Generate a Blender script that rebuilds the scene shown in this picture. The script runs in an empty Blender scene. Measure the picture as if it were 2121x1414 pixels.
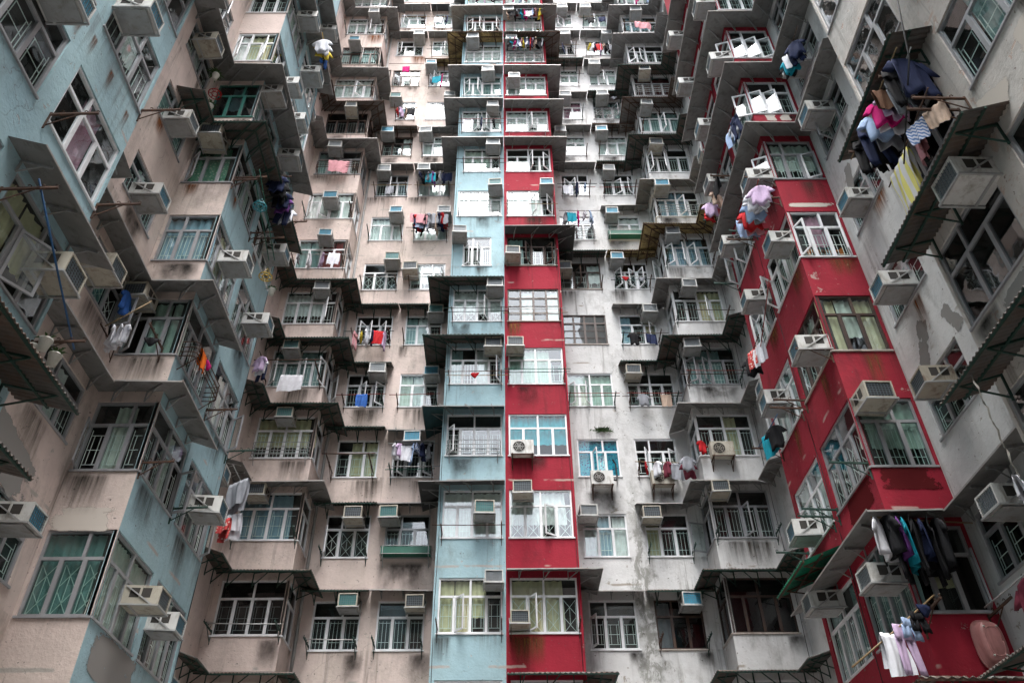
import bpy, math, random
from mathutils import Vector, Matrix, noise
random.seed(7)
C = bpy.context.scene.collection
PI = math.pi
H = 2.75                      # storey height
Z0 = 7.774                    # sill of storey 0 above the camera
GROUND = -1.6
TOP = 47.0
WH = 1.55                     # window height

# ------------------------------------------------------------------ materials
def newmat(name):
    m = bpy.data.materials.new(name); m.use_nodes = True
    nt = m.node_tree; nt.nodes.clear()
    return m, nt
def N(nt, t, **kw):
    n = nt.nodes.new(t)
    for k, v in kw.items():
        if k == 'inp':
            for a, b in v.items(): n.inputs[a].default_value = b
        else: setattr(n, k, v)
    return n
def L(nt, a, b): nt.links.new(a, b)
def principled(nt, rough=.6, metal=0., spec=.4):
    p = N(nt, 'ShaderNodeBsdfPrincipled'); o = N(nt, 'ShaderNodeOutputMaterial')
    p.inputs['Roughness'].default_value = rough; p.inputs['Metallic'].default_value = metal
    p.inputs['Specular IOR Level'].default_value = spec
    L(nt, p.outputs[0], o.inputs[0]); return p
def ramp(nt, a, b, ca=(0,0,0,1), cb=(1,1,1,1)):
    r = N(nt, 'ShaderNodeValToRGB'); e = r.color_ramp.elements
    e[0].position = a; e[0].color = ca; e[1].position = b; e[1].color = cb; return r
def mixc(nt, fac, a, b, mode='MIX'):
    m = N(nt, 'ShaderNodeMix', data_type='RGBA', blend_type=mode)
    if hasattr(fac, 'node'): L(nt, fac, m.inputs[0])
    else: m.inputs[0].default_value = fac
    for i, x in ((6, a), (7, b)):
        if hasattr(x, 'node'): L(nt, x, m.inputs[i])
        else: m.inputs[i].default_value = (*x, 1)
    return m.outputs[2]
def nz(nt, vec, scale, detail=6, rough=.6, dist=0.):
    n = N(nt, 'ShaderNodeTexNoise', inp={'Scale': scale, 'Detail': detail, 'Roughness': rough, 'Distortion': dist})
    L(nt, vec, n.inputs['Vector']); return n.outputs[0]
def mapped(nt, vec, sc):
    m = N(nt, 'ShaderNodeMapping'); m.inputs['Scale'].default_value = sc; L(nt, vec, m.inputs[0]); return m.outputs[0]
def mathn(nt, op, a, b):
    m = N(nt, 'ShaderNodeMath', operation=op)
    for i, x in ((0, a), (1, b)):
        if hasattr(x, 'node'): L(nt, x, m.inputs[i])
        else: m.inputs[i].default_value = x
    return m.outputs[0]

def paint(name, col, grime=.5, peel=.5, under=(.36,.34,.31), streak_col=(.10,.085,.07), alt=None, moss=None):
    """weathered painted render: blotches, rain streaks, flaked spots, trowel bumps"""
    m, nt = newmat(name); p = principled(nt, .85, 0, .25)
    g = N(nt, 'ShaderNodeNewGeometry').outputs['Position']
    big = nz(nt, g, .55, 4, .55); mid = nz(nt, g, 2.3, 6, .65); fine = nz(nt, g, 14, 5, .6)
    c2 = alt or tuple(min(1, x * .72) for x in col)
    base = mixc(nt, ramp(nt, .36, .66).outputs[0], col, c2); nt.links.remove(base.node.inputs[0].links[0]) if base.node.inputs[0].links else None
    r = ramp(nt, .36, .70); L(nt, big, r.inputs[0]); L(nt, r.outputs[0], base.node.inputs[0])
    r2 = ramp(nt, .40, .72); L(nt, mid, r2.inputs[0])
    base = mixc(nt, mathn(nt, 'MULTIPLY', r2.outputs[0], .32), base, tuple(x * .55 for x in col))
    # rain streaks
    st = nz(nt, mapped(nt, g, (7, 7, .35)), 1.0, 5, .62, .3)
    st2 = nz(nt, mapped(nt, g, (1.1, 1.1, .3)), 1.0, 3, .5)
    rs = ramp(nt, .54, .76); L(nt, st, rs.inputs[0]); rs2 = ramp(nt, .44, .66); L(nt, st2, rs2.inputs[0])
    sf = mathn(nt, 'MULTIPLY', mathn(nt, 'MULTIPLY', rs.outputs[0], rs2.outputs[0]), grime)
    base = mixc(nt, sf, base, streak_col)
    # soot patches
    so = ramp(nt, .53, .78); L(nt, nz(nt, mapped(nt, g, (.8, .8, .45)), 1.3, 7, .7), so.inputs[0])
    base = mixc(nt, mathn(nt, 'MULTIPLY', so.outputs[0], grime * .75), base, streak_col)
    # flaked spots down to the render
    pk = nz(nt, g, 3.1, 9, .72, .6); pr = ramp(nt, .665 - .05 * peel, .69 - .05 * peel); L(nt, pk, pr.inputs[0])
    base = mixc(nt, mathn(nt, 'MULTIPLY', pr.outputs[0], .85), base, under)
    pk2 = nz(nt, g, 11, 3, .55); pr2 = ramp(nt, .70, .715); L(nt, pk2, pr2.inputs[0])
    base = mixc(nt, mathn(nt, 'MULTIPLY', pr2.outputs[0], .8), base, tuple(x * .35 for x in under))
    # joints between cast lifts, thin cracks
    vo = N(nt, 'ShaderNodeTexVoronoi', feature='DISTANCE_TO_EDGE', inp={'Scale': .55})
    dv = N(nt, 'ShaderNodeVectorMath', operation='ADD'); L(nt, g, dv.inputs[0])
    nn = N(nt, 'ShaderNodeTexNoise', inp={'Scale': 1.7, 'Detail': 6}); L(nt, g, nn.inputs['Vector']); L(nt, nn.outputs[1], dv.inputs[1])
    L(nt, dv.outputs[0], vo.inputs['Vector'])
    cr = ramp(nt, .0, .006, (1,1,1,1), (0,0,0,1)); L(nt, vo.outputs['Distance'], cr.inputs[0])
    crm = ramp(nt, .52, .60); L(nt, big, crm.inputs[0])
    base = mixc(nt, mathn(nt, 'MULTIPLY', mathn(nt, 'MULTIPLY', cr.outputs[0], crm.outputs[0]), .5), base, streak_col)
    # rain marks running down from the sills, and chipped joints at the slab edges
    sx = N(nt, 'ShaderNodeSeparateXYZ'); L(nt, g, sx.inputs[0]); z = sx.outputs[2]
    fz = mathn(nt, 'FRACT', mathn(nt, 'DIVIDE', mathn(nt, 'SUBTRACT', z, Z0 - 40 * H), H), 0.)
    rz = ramp(nt, .70, 1.0); L(nt, fz, rz.inputs[0])
    dr = nz(nt, mapped(nt, g, (11, 11, .25)), 1.0, 4, .6, .2); rd = ramp(nt, .44, .80); L(nt, dr, rd.inputs[0])
    base = mixc(nt, mathn(nt, 'MULTIPLY', mathn(nt, 'MULTIPLY', mathn(nt, 'MULTIPLY', rz.outputs[0], rz.outputs[0]), mathn(nt, 'MULTIPLY', rd.outputs[0], rs2.outputs[0])), min(1., grime * 1.5)), base, streak_col)
    jz = mathn(nt, 'ADD', fz, mathn(nt, 'MULTIPLY', mathn(nt, 'SUBTRACT', mid, .5), .035))
    jd = mathn(nt, 'ABSOLUTE', mathn(nt, 'SUBTRACT', jz, .685), 0.); rj = ramp(nt, .008, .016, (1,1,1,1), (0,0,0,1)); L(nt, jd, rj.inputs[0])
    jm = ramp(nt, .63 - .06 * peel, .67 - .06 * peel); L(nt, nz(nt, g, .9, 3, .5), jm.inputs[0])
    base = mixc(nt, mathn(nt, 'MULTIPLY', mathn(nt, 'MULTIPLY', rj.outputs[0], jm.outputs[0]), .9), base, under)
    if moss:      # a mossy, flaking leak mark down the wall
        xx = mathn(nt, 'ABSOLUTE', mathn(nt, 'SUBTRACT', mathn(nt, 'SUBTRACT', sx.outputs[0], moss), mathn(nt, 'MULTIPLY', mathn(nt, 'SUBTRACT', mid, .5), 1.6)), 0.)
        mx_ = ramp(nt, .10, .42, (1,1,1,1), (0,0,0,1)); L(nt, xx, mx_.inputs[0])
        zr_ = N(nt, 'ShaderNodeMapRange', inp={'From Min': 14., 'From Max': 10.5, 'To Min': .0, 'To Max': .6}); L(nt, z, zr_.inputs[0])
        mk = ramp(nt, .44, .52); L(nt, nz(nt, mapped(nt, g, (3.2, 3.2, 1.5)), 1.5, 8, .75, .5), mk.inputs[0])
        yy_ = mathn(nt, 'GREATER_THAN', sx.outputs[1], 22.8)
        base = mixc(nt, mathn(nt, 'MULTIPLY', yy_, mathn(nt, 'MULTIPLY', mx_.outputs[0], mathn(nt, 'MULTIPLY', mk.outputs[0], zr_.outputs[0]))), base, (.055, .055, .03))
    L(nt, base, p.inputs['Base Color'])
    h = mathn(nt, 'ADD', mathn(nt, 'MULTIPLY', mid, .7), mathn(nt, 'MULTIPLY', fine, .3))
    h = mathn(nt, 'SUBTRACT', h, mathn(nt, 'MULTIPLY', pr.outputs[0], .25))
    b = N(nt, 'ShaderNodeBump', inp={'Strength': .55, 'Distance': .05}); L(nt, h, b.inputs['Height']); L(nt, b.outputs[0], p.inputs['Normal'])
    return m

def plain(name, col, rough=.55, metal=0., var=.35, scale=6, dirt=None, dfac=.5, bump=0.):
    m, nt = newmat(name); p = principled(nt, rough, metal)
    g = N(nt, 'ShaderNodeNewGeometry').outputs['Position']
    n1 = nz(nt, g, scale, 5, .6); r = ramp(nt, .35, .7); L(nt, n1, r.inputs[0])
    c = mixc(nt, mathn(nt, 'MULTIPLY', r.outputs[0], var), col, tuple(x * .4 for x in col))
    if dirt:
        n2 = nz(nt, mapped(nt, g, (2.2, 2.2, .9)), 2.4, 7, .7, .4); r2 = ramp(nt, .50, .68); L(nt, n2, r2.inputs[0])
        c = mixc(nt, mathn(nt, 'MULTIPLY', r2.outputs[0], dfac), c, dirt)
    L(nt, c, p.inputs['Base Color'])
    if bump:
        b = N(nt, 'ShaderNodeBump', inp={'Strength': bump, 'Distance': .02}); L(nt, n1, b.inputs['Height']); L(nt, b.outputs[0], p.inputs['Normal'])
    return m

def glassmat(name, tint, ior=1.9, rough=.015):
    m, nt = newmat(name); o = N(nt, 'ShaderNodeOutputMaterial')
    g = N(nt, 'ShaderNodeNewGeometry').outputs['Position']
    t = N(nt, 'ShaderNodeBsdfTransparent'); t.inputs[0].default_value = (*tint, 1)
    gl = N(nt, 'ShaderNodeBsdfGlossy'); gl.inputs['Roughness'].default_value = rough
    gl.inputs['Color'].default_value = (.93, .97, 1, 1)
    b = N(nt, 'ShaderNodeBump', inp={'Strength': .05, 'Distance': .05}); L(nt, nz(nt, g, 1.7, 2), b.inputs['Height']); L(nt, b.outputs[0], gl.inputs['Normal'])
    f = N(nt, 'ShaderNodeFresnel', inp={'IOR': ior}); bf = N(nt, 'ShaderNodeNewGeometry').outputs['Backfacing']
    L(nt, mathn(nt, 'ADD', mathn(nt, 'MULTIPLY', bf, 1 / ior - ior), ior), f.inputs['IOR']); mx = N(nt, 'ShaderNodeMixShader')
    L(nt, f.outputs[0], mx.inputs[0]); L(nt, t.outputs[0], mx.inputs[1]); L(nt, gl.outputs[0], mx.inputs[2])
    # a film of dust
    d = N(nt, 'ShaderNodeBsdfDiffuse'); d.inputs[0].default_value = (.42, .45, .44, 1); mx2 = N(nt, 'ShaderNodeMixShader')
    r = ramp(nt, .35, .8, (.0,.0,.0,1), (.03,.03,.03,1)); L(nt, nz(nt, g, 3, 5), r.inputs[0]); L(nt, r.outputs[0], mx2.inputs[0])
    L(nt, mx.outputs[0], mx2.inputs[1]); L(nt, d.outputs[0], mx2.inputs[2]); L(nt, mx2.outputs[0], o.inputs[0])
    return m

def cloth(name, col, col2=None, kind=None):
    m, nt = newmat(name); p = principled(nt, .9, 0, .15)
    tc = N(nt, 'ShaderNodeTexCoord').outputs['Object']
    if kind in ('stripe', 'check'):
        w = N(nt, 'ShaderNodeTexWave', wave_type='BANDS', bands_direction='X' if kind == 'stripe' else 'DIAGONAL', inp={'Scale': 1.9 if kind == 'stripe' else 7, 'Distortion': .0}); L(nt, tc, w.inputs['Vector'])
        r = ramp(nt, .45, .55); L(nt, w.outputs[0], r.inputs[0]); c = mixc(nt, r.outputs[0], col, col2)
    elif kind == 'flower':
        v = N(nt, 'ShaderNodeTexVoronoi', inp={'Scale': 14.}); L(nt, tc, v.inputs['Vector'])
        r = ramp(nt, .25, .4); L(nt, v.outputs['Distance'], r.inputs[0]); c = mixc(nt, r.outputs[0], col2, col)
    else:
        r = ramp(nt, .3, .75); L(nt, nz(nt, tc, 5, 4), r.inputs[0]); c = mixc(nt, r.outputs[0], col, tuple(x * .75 for x in col))
    L(nt, c, p.inputs['Base Color'])
    b = N(nt, 'ShaderNodeBump', inp={'Strength': .5, 'Distance': .03}); L(nt, nz(nt, mapped(nt, tc, (14, 14, 3)), 1, 3), b.inputs['Height']); L(nt, b.outputs[0], p.inputs['Normal'])
    return m

def corrugmat(name, col, rust, fac):
    m, nt = newmat(name); p = principled(nt, .7, .25)
    g = N(nt, 'ShaderNodeNewGeometry').outputs['Position']
    r = ramp(nt, .42, .62); L(nt, nz(nt, mapped(nt, g, (1, 1, 1)), 1.4, 7, .7, .5), r.inputs[0])
    c = mixc(nt, mathn(nt, 'MULTIPLY', r.outputs[0], fac), col, rust)
    r2 = ramp(nt, .45, .75); L(nt, nz(nt, g, 5, 5), r2.inputs[0]); c = mixc(nt, mathn(nt, 'MULTIPLY', r2.outputs[0], .5), c, tuple(x * .4 for x in col))
    L(nt, c, p.inputs['Base Color']); return m

MAT = {}
PINK = (.63, .52, .48); BLUE = (.36, .515, .56); RED = (.32, .016, .036); WHITE = (.625, .625, .625)
MAT['pink'] = paint('pink_render', PINK, .85, .6, alt=(.57, .49, .44))
MAT['blue'] = paint('turquoise_paint', BLUE, .8, .8, under=(.40, .36, .33), alt=(.30, .45, .51))
MAT['red'] = paint('red_paint', RED, .7, .5, under=(.42, .30, .27), streak_col=(.05, .012, .012), alt=(.28, .016, .03))
MAT['white'] = paint('white_render', WHITE, .95, .85, moss=4.1, under=(.30, .27, .23), streak_col=(.09, .08, .065), alt=(.555, .555, .55))
MAT['cream'] = paint('cream_render', (.56, .51, .47), .95, 1.7, under=(.48, .36, .30), streak_col=(.12, .10, .08), alt=(.50, .49, .47))
MAT['plaster'] = plain('bare_plaster', (.46, .41, .37), .95, 0, .4, 9, (.2, .17, .14), .6, .6)
MAT['fw'] = plain('white_aluminium', (.72, .73, .75), .4, 0, .12, 3, (.35, .33, .3), .35)
MAT['fg'] = plain('grey_aluminium', (.34, .345, .36), .4, .2, .2, 3, (.2, .18, .16), .4)
MAT['fb'] = plain('brown_steel_frame', (.055, .036, .03), .5, .1, .3, 8, (.12, .06, .03), .4)
MAT['fn'] = plain('green_steel_frame', (.03, .16, .13), .5, .1, .3, 8, (.1, .07, .04), .3)
MAT['grille'] = plain('pale_green_grille', (.68, .78, .74), .5, 0, .1)
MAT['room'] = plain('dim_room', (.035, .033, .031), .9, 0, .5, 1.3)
MAT['glass'] = glassmat('window_glass', (.86, .93, .92), 1.8)
MAT['glassd'] = glassmat('dark_window_glass', (.42, .45, .47), 1.7)
MAT['glassg'] = glassmat('green_window_glass', (.64, .78, .755), 1.8)
MAT['glasst'] = glassmat('teal_window_glass', (.16, .62, .70), 1.45)
MAT['flat'] = plain('grey_sheet_metal', (.23, .228, .224), .6, .1, .45, 1.5, (.07, .06, .05), .6, .1)
MAT['flatd'] = plain('dark_sheet_metal', (.075, .077, .078), .6, .15, .4, 1.5, (.03, .027, .024), .6, .1)
MAT['flatt'] = plain('teal_sheet_metal', (.045, .11, .12), .6, .1, .4, 1.5, (.03, .03, .028), .5, .1)
MAT['lip'] = plain('bare_sheet_edge', (.36, .35, .34), .5, .2, .3, 6, (.25, .18, .12), .5)
MAT['corr'] = corrugmat('dark_corrugated_iron', (.12, .113, .107), (.14, .085, .06), .7)
MAT['corrl'] = corrugmat('grey_corrugated_iron', (.20, .195, .185), (.10, .055, .035), .75)
MAT['corry'] = corrugmat('yellow_flaking_corrugated_iron', (.48, .36, .16), (.05, .035, .025), .9)
MAT['corrg'] = corrugmat('green_plastic_sheet', (.01, .22, .12), (.01, .04, .03), .9)
MAT['rust'] = plain('rusty_steel', (.07, .038, .026), .8, .1, .5, 12, (.16, .07, .03), .6)
MAT['dkgreen'] = plain('dark_green_steel', (.012, .05, .038), .6, .1, .4, 9, (.06, .035, .02), .4)
MAT['steel'] = plain('pale_steel', (.42, .43, .43), .5, .3, .3, 5, (.2, .13, .08), .4)
MAT['bar'] = plain('bracket_steel', (.30, .31, .31), .6, .1, .3, 5, (.12, .09, .06), .5)
MAT['acw'] = plain('white_ac_casing', (.60, .60, .58), .45, 0, .25, 3, (.20, .17, .13), .7)
MAT['acc'] = plain('cream_ac_casing', (.44, .41, .34), .5, 0, .3, 3, (.14, .10, .07), .75)
MAT['acg'] = plain('grey_ac_casing', (.34, .33, .31), .55, 0, .3, 3, (.13, .09, .06), .65)
MAT['acr'] = plain('rust_stained_ac_casing', (.40, .36, .29), .6, 0, .35, 3, (.12, .05, .025), .85)
MAT['coilb'] = plain('blue_coil', (.04, .34, .52), .5, .1, .3, 8, (.03, .12, .16), .5)
MAT['coilk'] = plain('charcoal_coil', (.055, .058, .065), .5, .2, .3, 8)
MAT['coilg'] = plain('grey_coil', (.24, .25, .26), .5, .2, .3, 8, (.12, .11, .1), .5)
MAT['coilt'] = plain('teal_coil', (.05, .21, .20), .5, .1, .3, 8, (.03, .1, .1), .5)
MAT['fin'] = plain('coil_guard', (.16, .20, .22), .5, .2, .2)
MAT['vent'] = plain('dark_louvre', (.045, .04, .035), .8, 0, .4, 10)
MAT['conc'] = plain('concrete', (.24, .235, .225), .9, 0, .4, .6, (.1, .09, .08), .5, .4)
MAT['roof'] = plain('roof_screed', (.22, .21, .20), .9, 0, .4, .5)
MAT['bamboo'] = plain('bamboo', (.26, .18, .09), .6, 0, .4, 12)
MAT['pole_blue'] = plain('blue_pole', (.02, .09, .22), .5, 0, .2)
MAT['pole_green'] = plain('green_pole', (.015, .12, .08), .5, 0, .3)
MAT['pole_red'] = plain('red_pole', (.25, .04, .03), .5, 0, .3)
MAT['pot'] = plain('white_plastic', (.55, .55, .50), .5, 0, .2, 5, (.3, .27, .2), .4)
MAT['leaf'] = plain('leaf_green', (.05, .11, .03), .6, 0, .5, 20)
MAT['bath'] = plain('pink_plastic', (.46, .21, .20), .35, 0, .25, 4, (.15, .07, .06), .5)
MAT['yel'] = plain('yellow_plastic', (.50, .33, .02), .4, 0, .2)
MAT['tealp'] = plain('teal_plastic', (.03, .26, .32), .4, 0, .2)
MAT['wood'] = plain('orange_wood', (.42, .15, .03), .5, 0, .3, 8)
MAT['wire'] = plain('black_cable', (.02, .02, .022), .6, 0, .1)
MAT['pipe'] = plain('grey_pipe', (.30, .30, .29), .6, 0, .3, 3, (.12, .09, .06), .6)
MAT['rope'] = plain('pale_rope', (.38, .36, .32), .9, 0, .4, 20)
CUR = {'w': (.86, .90, .88), 'g': (.70, .78, .69), 'y': (.70, .66, .42), 'b': (.30, .48, .58), 't': (.01, .30, .40), 'p': (.60, .32, .42), 'r': (.22, .04, .04), 'k': (.12, .12, .13), 'e': (.27, .42, .41)}
for k_, c_ in CUR.items(): MAT['cur' + k_] = cloth('curtain_cloth', tuple(x * .82 for x in c_))
MAT['curf'] = cloth('flowered_curtain', (.30, .60, .66), (.25, .06, .22), 'flower')
MAT['curl'] = cloth('lace_curtain', (.10, .24, .16), (.30, .38, .30), 'flower')
GC = {'white': (.66, .67, .72), 'grey': (.28, .29, .32), 'black': (.012, .012, .014), 'navy': (.015, .022, .06), 'blue': (.03, .10, .33), 'pale blue': (.30, .40, .58),
      'red': (.42, .015, .02), 'pink': (.55, .27, .30), 'magenta': (.50, .012, .16), 'lilac': (.48, .36, .52), 'purple': (.12, .04, .18), 'yellow': (.60, .47, .05), 'orange': (.60, .12, .01),
      'teal': (.01, .24, .32), 'green': (.02, .30, .14), 'beige': (.45, .34, .27), 'brown': (.12, .06, .035), 'maroon': (.16, .03, .05)}
for k_, c_ in GC.items(): MAT['g' + k_] = cloth(k_.replace(' ', '_') + '_cloth', c_)
MAT['gyellow striped'] = cloth('yellow_striped_cloth', (.56, .52, .16), (.50, .50, .52), 'stripe')
MAT['gblue checked'] = cloth('blue_checked_cloth', (.10, .17, .34), (.5, .52, .6), 'check')
MAT['gflowered'] = cloth('flowered_cloth', (.40, .05, .05), (.55, .45, .40), 'flower')

# ------------------------------------------------------------------ mesh helpers
class MB:
    def __init__(s): s.v = []; s.f = []; s.m = []; s.mats = []
    def mi(s, m):
        if m not in s.mats: s.mats.append(m)
        return s.mats.index(m)
    def face(s, pts, m):
        i = len(s.v); s.v += [tuple(p) for p in pts]; s.f.append(tuple(range(i, i + len(pts)))); s.m.append(s.mi(m))
    def mesh(s, vs, fs, m):
        i = len(s.v); s.v += [tuple(p) for p in vs]; k = s.mi(m)
        for f in fs: s.f.append(tuple(i + a for a in f)); s.m.append(k)
    def box(s, x0, x1, y0, y1, z0, z1, m, M=None):
        vs = [(x, y, z) for z in (z0, z1) for y in (y0, y1) for x in (x0, x1)]
        if M is not None: vs = [tuple(M @ Vector(p)) for p in vs]
        s.mesh(vs, [(0,2,3,1), (4,5,7,6), (0,1,5,4), (2,6,7,3), (0,4,6,2), (1,3,7,5)], m)
    def bar(s, a, b, w, m, h=None):
        a = Vector(a); b = Vector(b); d = b - a; l = d.length
        if l < 1e-6: return
        q = d.to_track_quat('X', 'Z').to_matrix().to_4x4(); q.translation = a
        h = h or w
        s.box(0, l, -w/2, w/2, -h/2, h/2, m, q)
    def tube(s, pts, r, m, n=6):
        pts = [Vector(p) for p in pts]; rings = []
        for i, p in enumerate(pts):
            d = (pts[min(i+1, len(pts)-1)] - pts[max(i-1, 0)]).normalized()
            q = d.to_track_quat('Z', 'Y').to_matrix()
            rings.append([p + q @ Vector((r*math.cos(2*PI*k/n), r*math.sin(2*PI*k/n), 0)) for k in range(n)])
        s.loft(rings, m, True)
    def loft(s, rings, m, caps=True):
        n = len(rings[0]); vs = [p for r in rings for p in r]; fs = []
        for i in range(len(rings) - 1):
            for k in range(n):
                fs.append((i*n + k, i*n + (k+1) % n, (i+1)*n + (k+1) % n, (i+1)*n + k))
        if caps: fs.append(tuple(range(n))[::-1]); fs.append(tuple((len(rings)-1)*n + k for k in range(n)))
        s.mesh(vs, fs, m)
    def grid(s, fn, nu, nv, m):
        vs = [fn(i / nu, j / nv) for j in range(nv + 1) for i in range(nu + 1)]
        fs = [(j*(nu+1)+i, j*(nu+1)+i+1, (j+1)*(nu+1)+i+1, (j+1)*(nu+1)+i) for j in range(nv) for i in range(nu)]
        s.mesh(vs, fs, m)
    def data(s, name, smooth=False):
        me = bpy.data.meshes.new(name); me.from_pydata(s.v, [], s.f)
        for m in s.mats: me.materials.append(MAT[m])
        me.polygons.foreach_set('material_index', s.m)
        if smooth: me.polygons.foreach_set('use_smooth', [True] * len(s.f))
        me.update(); return me
    def build(s, name, parent=None, smooth=False):
        o = bpy.data.objects.new(name, s.data(name, smooth)); C.objects.link(o); o.parent = parent; return o

def tag(o, label=None, cat=None, group=None, kind=None):
    if label: o['label'] = label
    if cat: o['category'] = cat
    if group: o['group'] = group
    if kind: o['kind'] = kind
    return o
def empty(name, loc=(0,0,0), rz=0., label=None, cat=None, group=None):
    o = bpy.data.objects.new(name, None); C.objects.link(o); o.location = loc; o.rotation_euler.z = rz; o.empty_display_size = .2
    return tag(o, label, cat, group)
def copy_tree(o, parent=None):
    c = o.copy(); C.objects.link(c); c.parent = parent
    for ch in o.children: copy_tree(ch, c)
    return c
ORD = ['lowest', 'second', 'third', 'fourth', 'fifth', 'sixth', 'seventh', 'eighth', 'ninth', 'tenth', 'eleventh', 'twelfth', 'thirteenth', 'fourteenth', 'fifteenth', 'sixteenth', 'seventeenth', 'eighteenth']

# ------------------------------------------------------------------ plan of the court
P = [(-6.95, -10), (-6.95, 9.25), (-8.1, 9.25), (-8.1, 13.14), (-6.79, 13.14), (-6.79, 17.2), (-8.1, 17.2), (-8.1, 21.75), (-5.97, 21.75), (-5.97, 22.95),
     (-1.95, 22.95), (-1.95, 21.65), (.05, 21.65), (2.12, 21.65), (2.12, 22.95), (6.1, 22.95), (6.1, 21.7), (8.1, 21.7), (8.1, 17.2), (6.8, 17.2), (6.8, 13.1), (8.1, 13.1),
     (8.1, 9.25), (6.95, 9.25), (6.95, -10)]
def seg(i):
    a = Vector(P[i]); b = Vector(P[i+1]); u = (b - a).normalized(); return a, u, Vector((u.y, -u.x)), (b - a).length
def rot(i): u = seg(i)[1]; return math.atan2(u.y, u.x)
def W(i, s, z, d=0.):
    a, u, n, l = seg(i); p = a + u * s + n * d; return Vector((p.x, p.y, z))
def sill(k): return Z0 + H * k

# columns: segment, s0, s1, bottom panes, lowest storey, highest storey, sill lift, height, room depth, spoken name
COL = {
 'A2': (0, 15.2, 17.0, 3, -1, 4, 0, WH, .6, 'left edge turquoise wall'),
 'A1': (0, 17.42, 19.18, 3, -2, 4, 0, WH, .45, 'near turquoise wall'),
 'LR1': (2, 1.95, 3.5, 3, -2, 6, .35, 1.2, .6, 'left pink recess'),
 'LCf': (3, .07, 1.29, 3, -2, 7, 0, WH, .4, 'pink front of turquoise bay'),
 'LC1': (4, .02, 1.86, 4, -2, 7, 0, WH, .4, 'turquoise bay near flank'),
 'LC2': (4, 2.12, 3.92, 4, -2, 8, 0, WH, .4, 'turquoise bay far flank'),
 'LR2': (6, 1.2, 2.6, 3, -1, 10, 0, 1.3, .5, 'dim left inner recess'),
 'P0': (7, .22, 2.11, 4, -1, 13, 0, WH, .4, 'pink corner bay'),
 'P0s': (8, .02, 1.1, 2, -1, 13, 0, WH, .4, 'pink corner bay side'),
 'P1': (9, .47, 1.85, 3, -1, 13, 0, 1.42, .6, 'outer pink column'),
 'P2': (9, 2.32, 3.69, 3, -1, 13, 0, 1.42, .6, 'inner pink column'),
 'B': (11, .14, 1.90, 4, -1, 13, 0, WH, .6, 'turquoise tower'),
 'R': (12, .11, 1.97, 4, -1, 13, 0, WH, .6, 'red tower'),
 'W1': (14, .31, 1.68, 3, -1, 13, 0, 1.42, .6, 'inner white column'),
 'W2': (14, 2.21, 3.58, 3, -1, 13, 0, 1.42, .6, 'outer white column'),
 'W3s': (15, .12, 1.23, 2, -1, 13, 0, WH, .4, 'white corner bay side'),
 'W3': (16, .02, 1.80, 4, -1, 13, 0, WH, .4, 'white corner bay'),
 'RR2': (17, 1.9, 3.3, 3, -1, 10, 0, 1.3, .5, 'dim right inner recess'),
 'RC2': (19, .18, 1.95, 4, -2, 8, 0, WH, .4, 'red bay far flank'),
 'RC1': (19, 2.22, 4.08, 4, -2, 7, 0, WH, .4, 'red bay near flank'),
 'RCf': (20, .02, 1.24, 3, -2, 7, 0, WH, .4, 'front of red bay'),
 'RR1': (21, .35, 1.9, 3, -2, 6, .35, 1.2, .6, 'right white recess'),
 'D1': (23, .07, 1.83, 3, -2, 4, 0, WH, .45, 'near white wall'),
 'D2': (23, 2.35, 4.05, 3, -1, 4, 0, WH, .6, 'right edge white wall'),
}
KMIN = {'A2': 0, 'A1': -1, 'LR1': -1, 'LCf': -1, 'LC1': -1, 'LC2': -1, 'LR2': 0}
def storey_name(col, k):
    base = -1 if COL[col][4] < -1 else 0
    return 'half hidden' if k < base else ORD[k - base]

# per-storey description: k: (frame, curtain, open sashes, air conditioners, canopy, extras[, pane-count][, s-range])
S = {c: {} for c in COL}
def st(col, k, fr='w', cur='w', op='', ac='', can='', ex='', n=None, x=None, gl='glass', gr=True): S[col][k] = dict(fr=fr, cur=cur, op=op, ac=ac, can=can, ex=ex, n=n, x=x, gl=gl, gr=gr)
# turquoise tower
st('B', -1, cur='w')
st('B', 0, cur='yyyk', ac='.86tg', ex='b'); st('B', 1, cur='w', ac='.70mt', can='D'); st('B', 2, cur='k', can='T', ex='g')
st('B', 3, cur='ekwk', op='3R', ac='.83tk', can='C', ex='rL1red'); st('B', 4, cur='w', ac='.86tg', can='C', ex='r')
st('B', 5, cur='k', ac='-.12ta', x=(.42, 1.5), n=3); st('B', 6, cur='w', ac='.87tt', ex='g'); st('B', 7, cur='g', ac='.80tg', can='F', x=(.3, 1.85), ex='r')
st('B', 8, cur='w', op='1L 2R', ac='.78ta', can='F', ex='rL3mix'); st('B', 9, cur='e', ac='.66tg', can='F', ex='b'); st('B', 10, cur='w', ac='.22tg', can='Y', ex='g')
st('B', 11, cur='k', op='0L 1R 3R', can='F', ex='r'); st('B', 12, cur='w', can='F', ex='rL9mix'); st('B', 13, can='F')
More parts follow.
